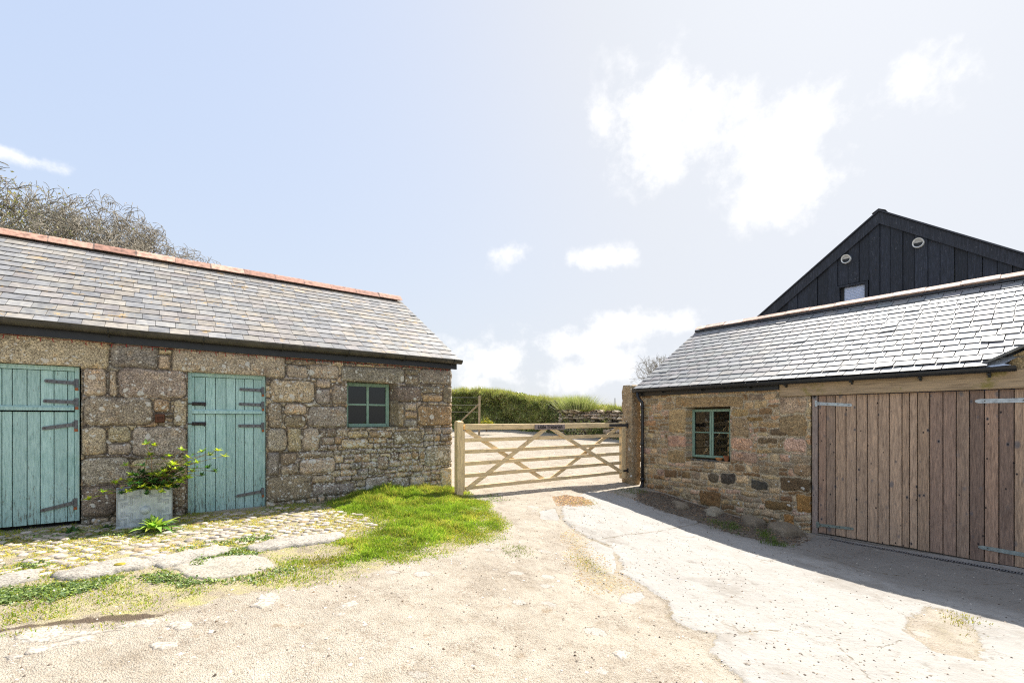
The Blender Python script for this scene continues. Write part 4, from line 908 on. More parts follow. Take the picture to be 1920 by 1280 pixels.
for i in range(7):
    th = math.pi/2*i/6; 
    for k in range(n): a = 2*math.pi*k/n; vs.append((.05*math.cos(th)*math.cos(a), yr-.035*math.sin(th), PH*.44+.05*math.cos(th)*math.sin(a)))
b.add(vs, [(i*n+k, i*n+(k+1) % n, (i+1)*n+(k+1) % n, (i+1)*n+k) for i in range(6) for k in range(n)], c); b.build('boss', M_LEAD, planter, smooth=True)
b = MB(); b.box(-PW/2+.021, PW/2-.021, -PD/2+.021, PD/2-.021, PH-.06, PH-.03, (.05,.035,.02), j=.003); b.build('soil', M_EARTH, planter)

# ---- leaf and branch helpers
class LeafSet:
    def __init__(s): s.v = []; s.f4 = []; s.c = []
    def leaf(s, p, d, up, L, W, c, bend=.25, seg=3):
        d = Vector(d).normalized(); up = Vector(up); side = d.cross(up)
        if side.length < 1e-3: side = d.cross(Vector((1, 0, .2)))
        side.normalize(); nrm = side.cross(d); o = len(s.v); p = Vector(p)
        for i in range(seg+1):
            t = i/seg; q = p+d*L*t-nrm*0+nrm*(-bend*L*t*t)*-1*-1; q = p+d*L*t-Vector((0, 0, 1))*bend*L*t*t
            w = W*.5*math.sin(math.pi*min(max(.06+.94*t**.8, 0), .985)); k = 1.0
            s.v += [q-side*w+nrm*w*.3, q, q+side*w+nrm*w*.3]; s.c += [c, tuple(x*1.25 for x in c), c]
        for i in range(seg):
            a = o+i*3; s.f4 += [(a, a+1, a+4, a+3), (a+1, a+2, a+5, a+4)]
    def build(s, name, mat, parent=None):
        return npmesh(name, np.array([tuple(v) for v in s.v]), [np.array(s.f4)], mat, parent, colr=np.array(s.c), smooth=True)
# shrub in planter
shrub = empty('flowering_shrub', (-4.35, 5.43, g1(-4.3, 5.35)+PH-.04), R(41)); tag(shrub, 'straggly shrub with yellow green leaf tips growing out of the grey planter', 'shrub')
ls = LeafSet(); tb = MB(); rd = random.Random(5)
def lcol(b): 
    t = rd.random(); 
    if b: return (.48*rd.uniform(.8, 1.2), .56*rd.uniform(.85, 1.15), .05) if t < .75 else (.18, .30, .05)
    return (.06*rd.uniform(.7, 1.4), .14*rd.uniform(.7, 1.4), .04)
tips = [(-.62,0,-.02,1),(-.48,-.05,.05,1),(-.36,0,.12,1),(-.26,.05,.30,1),(-.2,-.05,.20,1),(.0,.05,.40,1),(-.05,.0,.52,1),(.03,.02,.50,1),(.14,-.06,.22,1),(.2,.0,.38,1),(.27,.05,.30,1),(.34,.0,.44,1),(.4,-.02,.36,1),
        (.56,-.05,.42,1),(.66,-.04,.38,1),(.74,-.06,.43,1),(.82,-.05,.36,1),(.5,-.08,.30,1),(.62,-.1,.24,0),(.7,-.12,.20,0),(.55,-.12,.16,0),(.4,-.1,.14,1),(.3,-.12,.10,1),(.18,-.14,.06,1),(.05,-.15,.05,1),(-.1,-.14,.08,1),(-.22,-.12,.04,1),
        (.25,.08,.18,0),(.1,.1,.2,0),(-.02,.08,.16,0),(-.12,.06,.12,0),(.35,.03,.22,1),(.46,.0,.2,1),(.0,-.1,.12,0),(.12,-.1,.1,0),(.22,-.05,.12,0),(-.3,-.08,.02,0),(-.05,-.16,.0,0),(.1,-.17,.01,1),(.05,0,.1,0),(.3,0,.14,0)]
tips += [(rd.uniform(-.22, .42), rd.uniform(-.12, .06), rd.uniform(.03, .30), 1 if rd.random() < .6 else 0) for _ in range(34)]
for (x, y, z, br) in tips:
    r0 = Vector((rd.uniform(-.14, .16), rd.uniform(-.08, .08), -.02)); e = Vector((x*.86+.05, y-.17-.14*max(x, 0), z*1.08)); pts = []
    for i in range(7): t = i/6; p = r0.lerp(e, t)+Vector((0, 0, .10*math.sin(math.pi*t)*(1 if z > .1 else .4)))+Vector((rd.uniform(-.012, .012), rd.uniform(-.012, .012), rd.uniform(-.01, .01)))*(0 < i < 6); pts.append(p)
    tb.tube(pts, .006, 5, srgb(150,120,90), r2=.002)
    n = rd.randint(12, 18)
    for k in range(n):
        a = k*2.4+rd.random(); el = rd.uniform(.1, 1.1); d = Vector((math.cos(a)*math.cos(el), math.sin(a)*math.cos(el), math.sin(el)))
        ls.leaf(pts[-1]-Vector((0, 0, .012))*rd.random(), d, (0, 0, 1), rd.uniform(.045, .08), rd.uniform(.018, .030), lcol(br), rd.uniform(.0, .35))
    for p in pts[2:-1]:
        for k in range(rd.randint(2, 5) if p.z < .16 else rd.randint(0, 3)):
            a = rd.uniform(0, 6.28); d = Vector((math.cos(a), math.sin(a), rd.uniform(0, .8))); ls.leaf(p, d, (0, 0, 1), rd.uniform(.05, .085), rd.uniform(.02, .03), lcol(br and rd.random() < .55), .2)
ls.build('leaves', M_LEAF, shrub); tb.build('stems', M_BARK, shrub)
# broad-leaved plant before planter
hp = at(291, 996); hos = empty('broad_leaf_plant', (hp[0], hp[1], g1(hp[0], hp[1]))); tag(hos, 'low rosette of broad bright green leaves on the cobbles in front of the planter', 'plant')
ls = LeafSet()
for k in range(52):
    a = k*2.399; q = k/52; el = .45+1.0*(1-q)**.8; L = .20+.09*q*rd.uniform(.7, 1.1); d = Vector((math.cos(a)*math.cos(el), math.sin(a)*math.cos(el), math.sin(el)))
    c = (.34*rd.uniform(.8, 1.2), .50*rd.uniform(.8, 1.15), .08) if rd.random() < .7 else (.09, .2, .03)
    ls.leaf((d.x*.02, d.y*.02, .01), d, (0, 0, 1), L*1.15, rd.uniform(.045, .065), c, rd.uniform(.25, .75), 6)
ls.build('leaves', M_LEAF, hos)
def weed(u, v, n, L, cc, label, name='leafy_weed', spread=.08):
    p = at(u, v); e = empty(name, (p[0], p[1], g1(p[0], p[1]))); tag(e, label, 'weed'); s = LeafSet()
    for k in range(n):
        a = rd.uniform(0, 6.28); el = rd.uniform(.3, 1.3); d = (math.cos(a)*math.cos(el), math.sin(a)*math.cos(el), math.sin(el)); q = rd.uniform(.6, 1.2)
        s.leaf((rd.uniform(-1, 1)*spread*.5, rd.uniform(-1, 1)*spread*.5, 0), d, (0, 0, 1), L*q, L*.22*q, tuple(x*rd.uniform(.6, 1.4) for x in cc), .4)
    s.build('leaves', M_LEAF, e)
weed(134, 998, 34, .11, (.07,.14,.03), 'ferny green weed at the foot of the first door jamb')
weed(203, 990, 26, .09, (.05,.11,.02), 'dark leafy weed on the left side of the grey planter')
weed(1428, 985, 24, .12, (.07,.13,.04), 'small fern growing from the foot of the rubble garage wall')

# ================================================================== COBBLES, KERBS, FLAT STONES
def blob(V, F, C, cx, cy, cz, sx, sy, sz, rz_, colr, seed, lat=5, lon=9, sq=.75):
    o = sum(len(v) for v in V); th = np.linspace(-.15*math.pi, math.pi/2, lat); ph = np.linspace(0, 2*math.pi, lon, endpoint=False); P = []
    for t in th:
        c = np.cos(ph); s = np.sin(ph); r = np.cos(t)**.7 if t < 1.5 else .02
        x = np.sign(c)*np.abs(c)**sq*r; y = np.sign(s)*np.abs(s)**sq*r; z = np.sin(t)+0*x
        nz_ = 1+.16*vn(x*1.6+seed, y*1.6, z*1.6+seed*.37, s=2); P.append(np.c_[x*nz_*sx, y*nz_*sy, z*nz_*sz])
    P = np.concatenate(P); ca, sa = math.cos(rz_), math.sin(rz_)
    V.append(np.c_[P[:, 0]*ca-P[:, 1]*sa+cx, P[:, 0]*sa+P[:, 1]*ca+cy, P[:, 2]+cz]); C.append(np.tile(colr, (len(P), 1)))
    for i in range(lat-1):
        for k in range(lon): F.append((o+i*lon+k, o+i*lon+(k+1) % lon, o+(i+1)*lon+(k+1) % lon, o+(i+1)*lon+k))
V, F, C = [], [], []
ox, oy = P_cob.min(0)-.1; mx_, my_ = P_cob.max(0)+.1; row = 0
# courses run parallel to the barn wall
tt = np.arange(-9, 3, .112); 
for i, a in enumerate(np.arange(0.02, 3.0, .092)):
    for t_ in np.arange(-7.5, 1.5, .118):
        t2 = t_+(i % 2)*.06+rd.uniform(-.018, .018); a2 = a+rd.uniform(-.014, .014); w = FL.w(t2, -a2)
        if psdf(P_cob, np.array([w[0]]), np.array([w[1]]))[0] < .03 or rd.random() < .13: continue
        g = rd.uniform(.8, 1.15); q = rd.random()
        cc = np.array(srgb(204,190,172) if q < .5 else srgb(184,172,160) if q < .75 else srgb(214,202,188) if q < .97 else srgb(180,156,120))*g*.72
        blob(V, F, C, w[0], w[1], g1(w[0], w[1])-.006+rd.uniform(-.008, .006), .056*rd.uniform(.65, 1.2), .045*rd.uniform(.65, 1.2), rd.uniform(.016, .024), FL.a+rd.uniform(-.6, .6), cc, rd.uniform(0, 90))
cob = npmesh('cobbled_path', np.concatenate(V), [np.array(F)], M_COB, colr=np.concatenate(C), smooth=True); tag(cob, 'mossy strip of rounded cobbles along the foot of the long barn', kind='structure')
def slab(name, pts, h, colr, label, cat, group=None, zoff=0.0, seed=1, mat=None, res=.016, dome=.0, lump=.008):
    P = poly(pts); c = P.mean(0); x0, y0 = P.min(0)-.03; x1, y1 = P.max(0)+.03
    xs = np.arange(x0, x1+res, res); ys = np.arange(y0, y1+res, res); X, Y = np.meshgrid(xs, ys)
    d = psdf(P, X+.05*fbm(X*5, Y*5, s=seed)+.016*fbm(X*25, Y*25, s=seed+1), Y+.05*fbm(X*5, Y*5, s=seed+2)+.016*fbm(X*25, Y*25, s=seed+3))
    zb = gz(X, Y); top = h*(1-np.exp(-np.maximum(d, 0)/.02))+dome*sst(0, .2, d)+lump*fbm(X*7, Y*7, s=seed+6)+.003*fbm(X*30, Y*30, s=seed+7)
    Z = zb+np.where(d > 0, top, -.03)+zoff; nx = len(xs); F = grid_faces(nx, len(ys)); dk_ = d.ravel()
    keep = (dk_[F] > -res*1.6).all(1); F = F[keep]; used = np.unique(F); mp = -np.ones(X.size, int); mp[used] = np.arange(len(used)); F = mp[F]
    z0 = float(Z.ravel()[used].min()); V = np.c_[X.ravel()-c[0], Y.ravel()-c[1], Z.ravel()-z0][used]
    cc = np.array(colr)*(1+.14*fbm(X*3, Y*3, s=seed+8)+.16*fbm(X*16, Y*16, s=seed+9)-.25*sst(.05, .0, d)+.25*sst(-.01, .012, lump*fbm(X*7, Y*7, s=seed+6))).ravel()[used][:, None]
    o = npmesh(name, V, [F], mat or M_FLAT, colr=cc, smooth=True); o.location = (c[0], c[1], z0); tag(o, label, cat, group); return o
KS = srgb(150,143,132)
kg = 'granite kerb stones edging the cobbles'
slab('kerb_stone', [(-40,1092),(0,1080),(62,1068),(82,1072),(70,1088),(0,1102),(-40,1110)], .018, KS, 'short granite kerb stone at the left edge of the yard below the cobbles', 'kerb stone', kg, seed=1, dome=.008)
slab('kerb_stone', [(95,1078),(140,1068),(190,1052),(245,1046),(280,1052),(295,1060),(235,1072),(180,1084),(130,1090),(98,1090)], .03, KS, 'long humped kerb stone with a round cushion of yellow moss on it', 'kerb stone', kg, seed=2, dome=.012, lump=.012)
slab('kerb_stone', [(262,1050),(330,1036),(400,1024),(438,1024),(440,1034),(385,1046),(330,1058),(295,1068),(282,1056)], .02, KS, 'long grey kerb stone just above the big flat slab', 'kerb stone', kg, seed=3, dome=.008, lump=.01)
slab('kerb_stone', [(452,1026),(500,1014),(560,1006),(640,1000),(650,1008),(615,1018),(540,1026),(480,1036),(455,1036)], .028, KS, 'cracked kerb stone at the right end of the cobbles beside the grass', 'kerb stone', kg, seed=4, dome=.008, lump=.014)
slab('stone_slab', [(314,1066),(345,1052),(430,1040),(480,1038),(500,1046),(520,1060),(470,1076),(400,1086),(350,1080)], .01, srgb(156,148,134), 'large smooth flat stone slab lying in the turf in front of the kerb', 'stone slab', seed=5, lump=.004)
fg = 'flat pale stones set into the gravel'
FS = [([(20,1192),(60,1180),(120,1176),(200,1176),(235,1180),(160,1192),(100,1204),(40,1212)], 'long split flat stone below the left end of the turf'),
      ([(40,1214),(110,1202),(180,1186),(195,1196),(140,1210),(80,1222),(45,1228)], 'flat stone along the lower side of the long split one at the left'),
      ([(213,1175),(240,1166),(296,1160),(304,1166),(290,1176),(230,1180)], 'small flat stone touching the edge of the brown mud strip'),
      ([(300,1172),(330,1160),(366,1158),(368,1170),(345,1184),(312,1186)], 'squarish flat stone alone in the gravel below the turf'),
      ([(275,1208),(300,1200),(335,1202),(338,1212),(305,1222),(282,1218)], 'rounded flat stone sunk in the gravel below the squarish one'),
      ([(468,1138),(478,1120),(505,1108),(522,1114),(518,1130),(490,1142)], 'cream flat stone jutting from the turf edge near the middle of the yard'),
      ([(625,1142),(640,1132),(670,1126),(675,1134),(650,1144)], 'thin flat stone in the open gravel right of the cream one'),
      ([(622,1152),(632,1146),(648,1148),(645,1156),(628,1158)], 'small raised white stone with a dark shadow under it'),
      ([(1145,1222),(1165,1214),(1184,1224),(1182,1238),(1160,1238)], 'rounded white stone alone in the lower middle gravel'),
      ([(10,1228),(30,1222),(48,1228),(40,1238),(12,1240)], 'small pale stone at the lower left of the gravel'),
      ([(880,950),(905,946),(908,955),(888,960)], 'flat grey stone half hidden by the right end of the grass')]
for i, (p, l) in enumerate(FS): slab('flat_stone', p, .007, srgb(168,158,144), l, 'stone', fg, seed=20+i, lump=.006, res=.012, zoff=-.002)
# rocks at foot of the garage wall
rg = 'rocks at the foot of the garage wall'
for i, (p, l, hh) in enumerate([([(1320,962),(1345,956),(1360,966),(1345,974),(1325,972)], 'pale rock in the litter under the garage window', .06), ([(1385,975),(1430,980),(1440,992),(1400,994)], 'long dark rock ledge below the black stone of the garage wall', .07),
     ([(1440,990),(1490,992),(1508,1006),(1470,1014),(1445,1004)], 'broad mossy rock beside the left garage door post', .08), ([(1262,948),(1290,950),(1295,960),(1270,962)], 'small brown rock near the foot of the downpipe', .05)]):
    slab('rock', p, hh, srgb(120,108,90) if i else srgb(150,140,120), l, 'rock', rg, seed=40+i, dome=.03, lump=.02)

# ================================================================== GRASS AND GROUND COVER
P_slab = poly([(314,1066),(345,1052),(430,1040),(480,1038),(500,1046),(520,1060),(470,1076),(400,1086),(350,1080)])
def blades(name, n, P, hfun, cfun, wid=.004, label='', margin=.0, dens=None, dome=0):
    x0, y0 = P.min(0)-.1; x1, y1 = P.max(0)+.1; X = rng.uniform(x0, x1, n); Y = rng.uniform(y0, y1, n); d = psdf(P, X, Y)+.22*fbm(X*2.2, Y*2.2, s=77)
    k = (d > margin-.15+.22*rng.uniform(0, 1, n)**.7) & (Y < 12)
    if dens is not None: k &= rng.uniform(0, 1, n) < dens(X, Y, d)
    X, Y, d = X[k], Y[k], d[k]; n = len(X); Z = gz(X, Y)-.004
    h = hfun(X, Y, d)*rng.uniform(.5, 1.25, n); a = rng.uniform(0, 2*math.pi, n); la = rng.normal(R(-60), .9, n); ln = h*rng.uniform(.2, .9, n)
    w = wid*rng.uniform(.6, 1.4, n); wx, wy = np.cos(a)*w, np.sin(a)*w; lx, ly = np.cos(la)*ln, np.sin(la)*ln
    b = np.c_[X, Y, Z]; V = np.stack([b-np.c_[wx, wy, 0*w], b+np.c_[wx, wy, 0*w], b+np.c_[lx*.35+wx*.7, ly*.35+wy*.7, h*.6], b+np.c_[lx*.35-wx*.7, ly*.35-wy*.7, h*.6], b+np.c_[lx, ly, h*np.sqrt(np.clip(1-(ln/h*.6)**2, .1, 1))]], 1).reshape(-1, 3)
    i = np.arange(n)*5; C = cfun(X, Y, d)*rng.uniform(.7, 1.3, (n, 1)); C = np.repeat(C, 5, 0)
    return npmesh(name, V, [np.c_[i, i+1, i+2, i+3], np.c_[i+3, i+2, i+4]], M_GRASS, colr=C, smooth=True)
def cmix(cols, w): 
    w = np.array(w, float); w /= w.sum(); cols = np.array(cols); return lambda X, Y, d: cols[rng.choice(len(cols), len(X), p=w)]
lushc = lambda X, Y, d: np.where((rng.uniform(0, 1, len(X)) < np.clip(.35+.9*fbm(X*2.2, Y*2.2, s=41), .06, .9))[:, None], np.array([[.43, .40, .10]]), np.array([[.235, .335, .045]]))*(1+.55*fbm(X*4.5, Y*4.5, s=43))[:, None]
walld = lambda X, Y: (X+1.08)*.609-(Y-8.28)*.793
o = blades('grass', 120000, P_lush, lambda X, Y, d: (.018+.036*sst(0, .4, d)+.045*sst(.9, .1, walld(X, Y)))*np.clip(1+1.1*fbm(X*5, Y*5, s=44), .35, 1.9), lushc, .0042); tag(o, 'lush bright green grass mound at the corner of the long barn', kind='stuff')
P_t2 = P_turf
sparse = lambda X, Y, d: np.clip(.75+2.6*fbm(X*2.2, Y*2.2, s=51, o=4), .0, 1)*np.where(psdf(P_cob, X, Y) > 0, .12, 1)*np.where(psdf(P_slab, X, Y) > -.02, 0, 1)*np.where(psdf(P_mud, X, Y) > -.02, .05, 1)
o = blades('short_turf', 150000, P_t2, lambda X, Y, d: .012+.022*np.clip(.4+1.2*fbm(X*2.2, Y*2.2, s=51, o=4), 0, 1), cmix([(.42,.42,.05),(.28,.38,.045),(.42,.36,.12),(.17,.28,.035)], [3.5, 3, 1.4, 2]), .0035, dens=sparse); tag(o, 'short yellow green turf thinning out into the gravel', kind='stuff')
def cover(name, polys, n, label, cols, s0=.006, s1=.014):
    Vs, Cs = [], []
    for P, m in zip(polys, n):
        x0, y0 = P.min(0)-.05; x1, y1 = P.max(0)+.05; X = rng.uniform(x0, x1, m*3); Y = rng.uniform(y0, y1, m*3)
        k = psdf(P, X, Y)+.14*fbm(X*6, Y*6, s=61)+.08*rng.normal(0, .6, m*3) > .01; X, Y = X[k][:m], Y[k][:m]; q = len(X); Z = gz(X, Y)+rng.uniform(.002, .024, q)*np.clip(.5+1.5*fbm(X*8, Y*8, s=62), .05, 1.4)
        r = rng.uniform(s0, s1, q); a = rng.uniform(0, 6.28, q); tx = rng.normal(0, .5, q); ty = rng.normal(0, .5, q)
        pts = []
        for (u, v) in ((1, 0), (.3, .62), (-.8, .4), (-.8, -.4), (.3, -.62)):
            dx = r*(u*np.cos(a)-v*np.sin(a)); dy = r*(u*np.sin(a)+v*np.cos(a)); pts.append(np.c_[X+dx, Y+dy, Z+dx*tx+dy*ty])
        Vs.append(np.stack(pts, 1).reshape(-1, 3)); Cs.append(np.repeat(np.array(cols)[rng.choice(len(cols), q)]*rng.uniform(.6, 1.4, (q, 1)), 5, 0))
    V = np.concatenate(Vs); i = np.arange(len(V)//5)*5
    return npmesh(name, V, [np.c_[i, i+1, i+2, i+3, i+4]], M_LEAF, colr=np.concatenate(Cs))
cp = [poly(p) for p in ([(-40,1112),(60,1096),(120,1092),(200,1082),(215,1092),(160,1108),(90,1122),(0,1134),(-40,1138)], [(345,1052),(400,1040),(470,1030),(480,1036),(420,1044),(360,1056)], [(270,1078),(320,1072),(345,1084),(400,1090),(360,1098),(290,1092)],
     [(0,1010),(140,990),(210,992),(320,985),(345,975),(348,984),(230,1004),(60,1016),(0,1022)], [(180,1002),(290,996),(330,990),(330,998),(240,1010)], [(340,1030),(420,1014),(500,1004),(500,1012),(420,1024)], [(500,955),(580,944),(620,940),(620,950),(520,964)],
     [(380,1092),(470,1078),(540,1064),(560,1070),(480,1088)], [(870,928),(930,926),(960,936),(900,940)], [(0,1060),(60,1050),(80,1062),(20,1076)])]
o = cover('ground_cover', cp, [3600, 1100, 900, 1300, 700, 900, 450, 800, 400, 700], '', [(.16,.24,.08),(.24,.31,.11),(.28,.36,.09),(.11,.17,.06)]); tag(o, 'small leaved creeping weeds filling the joints round the kerb stones', kind='stuff')
mossp = [P_cob, poly([(210,1060),(222,1058),(234,1062),(230,1068),(214,1068)])]
def mossf():
    X = rng.uniform(P_cob[:, 0].min(), P_cob[:, 0].max(), 90000); Y = rng.uniform(P_cob[:, 1].min(), P_cob[:, 1].max(), 90000)
    k = (psdf(P_cob, X, Y) > .0) & (fbm(X*3.5, Y*3.5, s=66) > -.18); X, Y = X[k], Y[k]; n = len(X); Z = gz(X, Y)+rng.uniform(-.002, .017, n)*np.clip(.7+.9*fbm(X*5, Y*5, s=67), .1, 1.3); r = rng.uniform(.004, .009, n); a = rng.uniform(0, 6.28, n)
    V = np.stack([np.c_[X+r*np.cos(a+q), Y+r*np.sin(a+q), Z+rng.uniform(-.004, .006, n)] for q in (0, 2.1, 4.2)], 1).reshape(-1, 3)
    C = np.repeat(np.array([(.60,.48,.05),(.46,.44,.06),(.28,.36,.05),(.62,.40,.05)])[rng.choice(4, n, p=[.35,.35,.2,.1])]*rng.uniform(.7, 1.3, (n, 1)), 3, 0); i = np.arange(n)*3
    return npmesh('moss', V, [np.c_[i, i+1, i+2]], M_LEAF, colr=C)
tag(mossf(), 'yellow and green moss growing between the cobbles', kind='stuff')
mc_ = at(224, 1066); V, F, C = [], [], []; blob(V, F, C, 0, 0, 0, .045, .035, .018, .3, np.array((.30, .24, .02)), 3, 6, 12)
o = npmesh('moss_cushion', np.concatenate(V), [np.array(F)], M_COB, colr=np.concatenate(C), smooth=True); o.location = (mc_[0], mc_[1], g1(mc_[0], mc_[1])+.038); tag(o, 'round yellow moss cushion on top of the humped kerb stone', 'moss')
# weeds tufts (right side)
tuftp = [poly(p) for p in ([(1335,985),(1375,984),(1400,1000),(1380,1006),(1345,996)], [(1415,1000),(1445,1004),(1460,1024),(1435,1022)], [(1155,918),(1200,915),(1205,925),(1160,930)], [(1775,1160),(1800,1155),(1825,1166),(1790,1172)], [(1790,1186),(1815,1182),(1828,1192),(1800,1200)],
     [(958,1028),(980,1026),(985,1036),(962,1038)], [(1060,940),(1110,938),(1100,948),(1065,950)], [(1075,1040),(1110,1050),(1120,1068),(1090,1062)], [(1420,975),(1445,978),(1440,990),(1425,990)])]
for i, (P, n, h, cc) in enumerate(zip(tuftp, [320, 340, 320, 160, 160, 90, 260, 220, 120], [.05, .07, .04, .022, .022, .025, .02, .02, .07], [0, 0, 0, 1, 1, 2, 1, 1, 0])):
    cols = [[(.09,.15,.03),(.14,.2,.04)], [(.36,.34,.06),(.30,.26,.08)], [(.14,.2,.04),(.25,.28,.05)]][cc]
    o = blades('weed_tuft', n*5, P, lambda X, Y, d: h+0*X, cmix(cols, [1, 1]), .003)
    tag(o, ['thin dark grass growing out of the litter below the garage window','tall grass tuft at the concrete edge left of the garage doors','dark grass at the foot of the granite gatepost','upper yellow grass tuft in the worn patch of the sunny concrete','lower yellow grass tuft in the worn patch of the sunny concrete',
        'small lone green tuft in the gravel right of the lawn','brown and yellow tuft at the top of the concrete by the gate','sparse yellow grass in the cracks of the broken concrete corner','upright grass against the middle of the garage wall'][i], kind='stuff')
# dead leaves / litter, loose grit
def scatter_bits(name, P, n, size, cols, label, flat_=.35, zo=.002, thr=None):
    X = rng.uniform(P[:, 0].min(), P[:, 0].max(), n); Y = rng.uniform(P[:, 1].min(), P[:, 1].max(), n); k = psdf(P, X, Y)+.15*fbm(X*3, Y*3, s=71) > 0
    if thr is not None: k &= thr(X, Y)
    X, Y = X[k], Y[k]; n = len(X); Z = gz(X, Y)+zo; r = size*rng.uniform(.4, 1.6, n)**1.5; a = rng.uniform(0, 6.28, n); V = []
    for q in range(4): V.append(np.c_[X+r*rng.uniform(.6, 1.1, n)*np.cos(a+q*1.57), Y+r*rng.uniform(.6, 1.1, n)*np.sin(a+q*1.57), Z-.001])
    V.append(np.c_[X+r*.3*np.cos(a), Y+r*.3*np.sin(a), Z+r*flat_*rng.uniform(.6, 1.4, n)]); V = np.stack(V, 1).reshape(-1, 3); i = np.arange(n)*5
    C = np.repeat(np.array(cols)[rng.choice(len(cols), n)]*rng.uniform(.75, 1.25, (n, 1)), 5, 0)
    o = npmesh(name, V, [np.stack([np.c_[i+a_, i+(a_+1) % 4, i+4] for a_ in range(4)], 1).reshape(-1, 3)], M_COB, colr=C); tag(o, label, kind='stuff')
P_grav = np.array([(-4.5, 2.0), (3.2, 2.0), (2.6, 5), (1.2, 8), (2.5, 10), (8, 20), (-3, 22), (-.8, 8.4), (-.8, 7.6), (-1.5, 5.2), (-4.5, 3.3)])
scatter_bits('loose_gravel', P_grav, 26000, .006, [srgb(200,186,166), srgb(176,160,140), srgb(150,136,120), srgb(214,204,190), srgb(110,98,86)], 'loose grit and pebbles scattered over the yard', .6)
scatter_bits('loose_stones', P_grav, 1500, .013, [srgb(196,184,168), srgb(170,158,142), srgb(150,138,124), srgb(208,198,184)], 'larger loose stones pressed into the gravel of the yard', .45)
scatter_bits('dark_crumbs', P_grav, 2600, .0075, [srgb(92,74,56), srgb(70,58,46), srgb(120,96,70)], 'dark crumbs of soil and leaf on the gravel', .5, thr=lambda X, Y: fbm(X*1.5, Y*1.5, s=74) > -.1)
scatter_bits('loose_gravel', P_conc, 3600, .006, [srgb(150,136,120), srgb(90,78,66), srgb(70,58,48), srgb(190,180,166)], 'scattered grit lying on the concrete', .5)
scatter_bits('leaf_litter', P_lit, 8000, .012, [srgb(104,82,60), srgb(80,64,48), srgb(134,108,80), srgb(60,50,40)], 'brown dead leaves lying along the foot of the garage wall', .3)
scatter_bits('leaf_litter', P_lt2, 2600, .010, [srgb(150,110,72), srgb(120,86,56), srgb(170,140,90)], 'brown dead leaves in the joint by the gate', .3)
scatter_bits('leaf_litter', P_moss, 2600, .007, [srgb(170,140,96), srgb(150,124,84), srgb(186,164,120)], 'tan litter along the broken edge of the concrete', .3)

# ================================================================== HEDGE BANK BEYOND THE GATE
bank = empty('hedge_bank', (0, 26, .6)); tag(bank, 'overgrown earth and stone hedge bank beyond the gate', 'hedge bank')
path = np.array([(-16,29,3.3,.7),(-9,28.5,3.25,.7),(-5,28,3.2,.7),(-2.5,27.3,3.0,.68),(-.6,26.6,2.76,.66),(1.2,25.2,2.36,.62),(2.3,23.6,2.06,.6),(3.2,22.2,1.88,.52),(4.8,20.4,1.56,.40),(6.6,18.4,1.5,.34),(9,16.4,1.6,.3),(13,14,1.6,.2)])
tpar = np.linspace(0, len(path)-1, 420); pa_ = np.stack([np.interp(tpar, np.arange(len(path)), path[:, i]) for i in range(4)], 1)
ker = np.hanning(41); ker /= ker.sum(); pad = np.pad(pa_, ((20, 20), (0, 0)), 'edge'); pa_ = np.stack([np.convolve(pad[:, i], ker, 'valid') for i in range(4)], 1)
tan_ = np.gradient(pa_[:, :2], axis=0); tan_ /= np.linalg.norm(tan_, axis=1)[:, None]; nor = np.c_[tan_[:, 1], -tan_[:, 0]]     # towards the yard
prof = np.array([(.35, -.25), (.22, .0), (.12, .25), (.02, .5), (-.12, .75), (-.3, .92), (-.6, 1.0), (-1.1, 1.0), (-1.7, .9), (-2.4, .4), (-3.0, -.2)])
pu = np.linspace(0, len(prof)-1, 46); pf = np.stack([np.interp(pu, np.arange(len(prof)), prof[:, i]) for i in range(2)], 1)
BX = pa_[:, None, 0]+nor[:, None, 0]*pf[None, :, 0]; BY = pa_[:, None, 1]+nor[:, None, 1]*pf[None, :, 0]; BZ = pa_[:, None, 3]+(pa_[:, None, 2]-pa_[:, None, 3])*pf[None, :, 1]
nb = .5*fbm(BX*.8, BY*.8, BZ*1.0, s=81)+.12*fbm(BX*4, BY*4, BZ*4, s=82)
BX = BX+nor[:, None, 0]*nb; BY = BY+nor[:, None, 1]*nb; BZ = BZ+.30*fbm(BX*.8, BY*.8, s=83, o=5)*(pf[None, :, 1] > .2)
nv, nu = BX.shape; Fm = grid_faces(nu, nv); Vm = np.c_[BX.ravel(), BY.ravel()-26, BZ.ravel()-.6]
cm_ = np.array([(.10,.085,.05),(.07,.09,.03)])[(fbm(BX*2, BY*2, BZ*2, s=84).ravel() > 0).astype(int)]
npmesh('earth_mound', Vm, [Fm], M_EARTH, bank, colr=cm_, smooth=True)
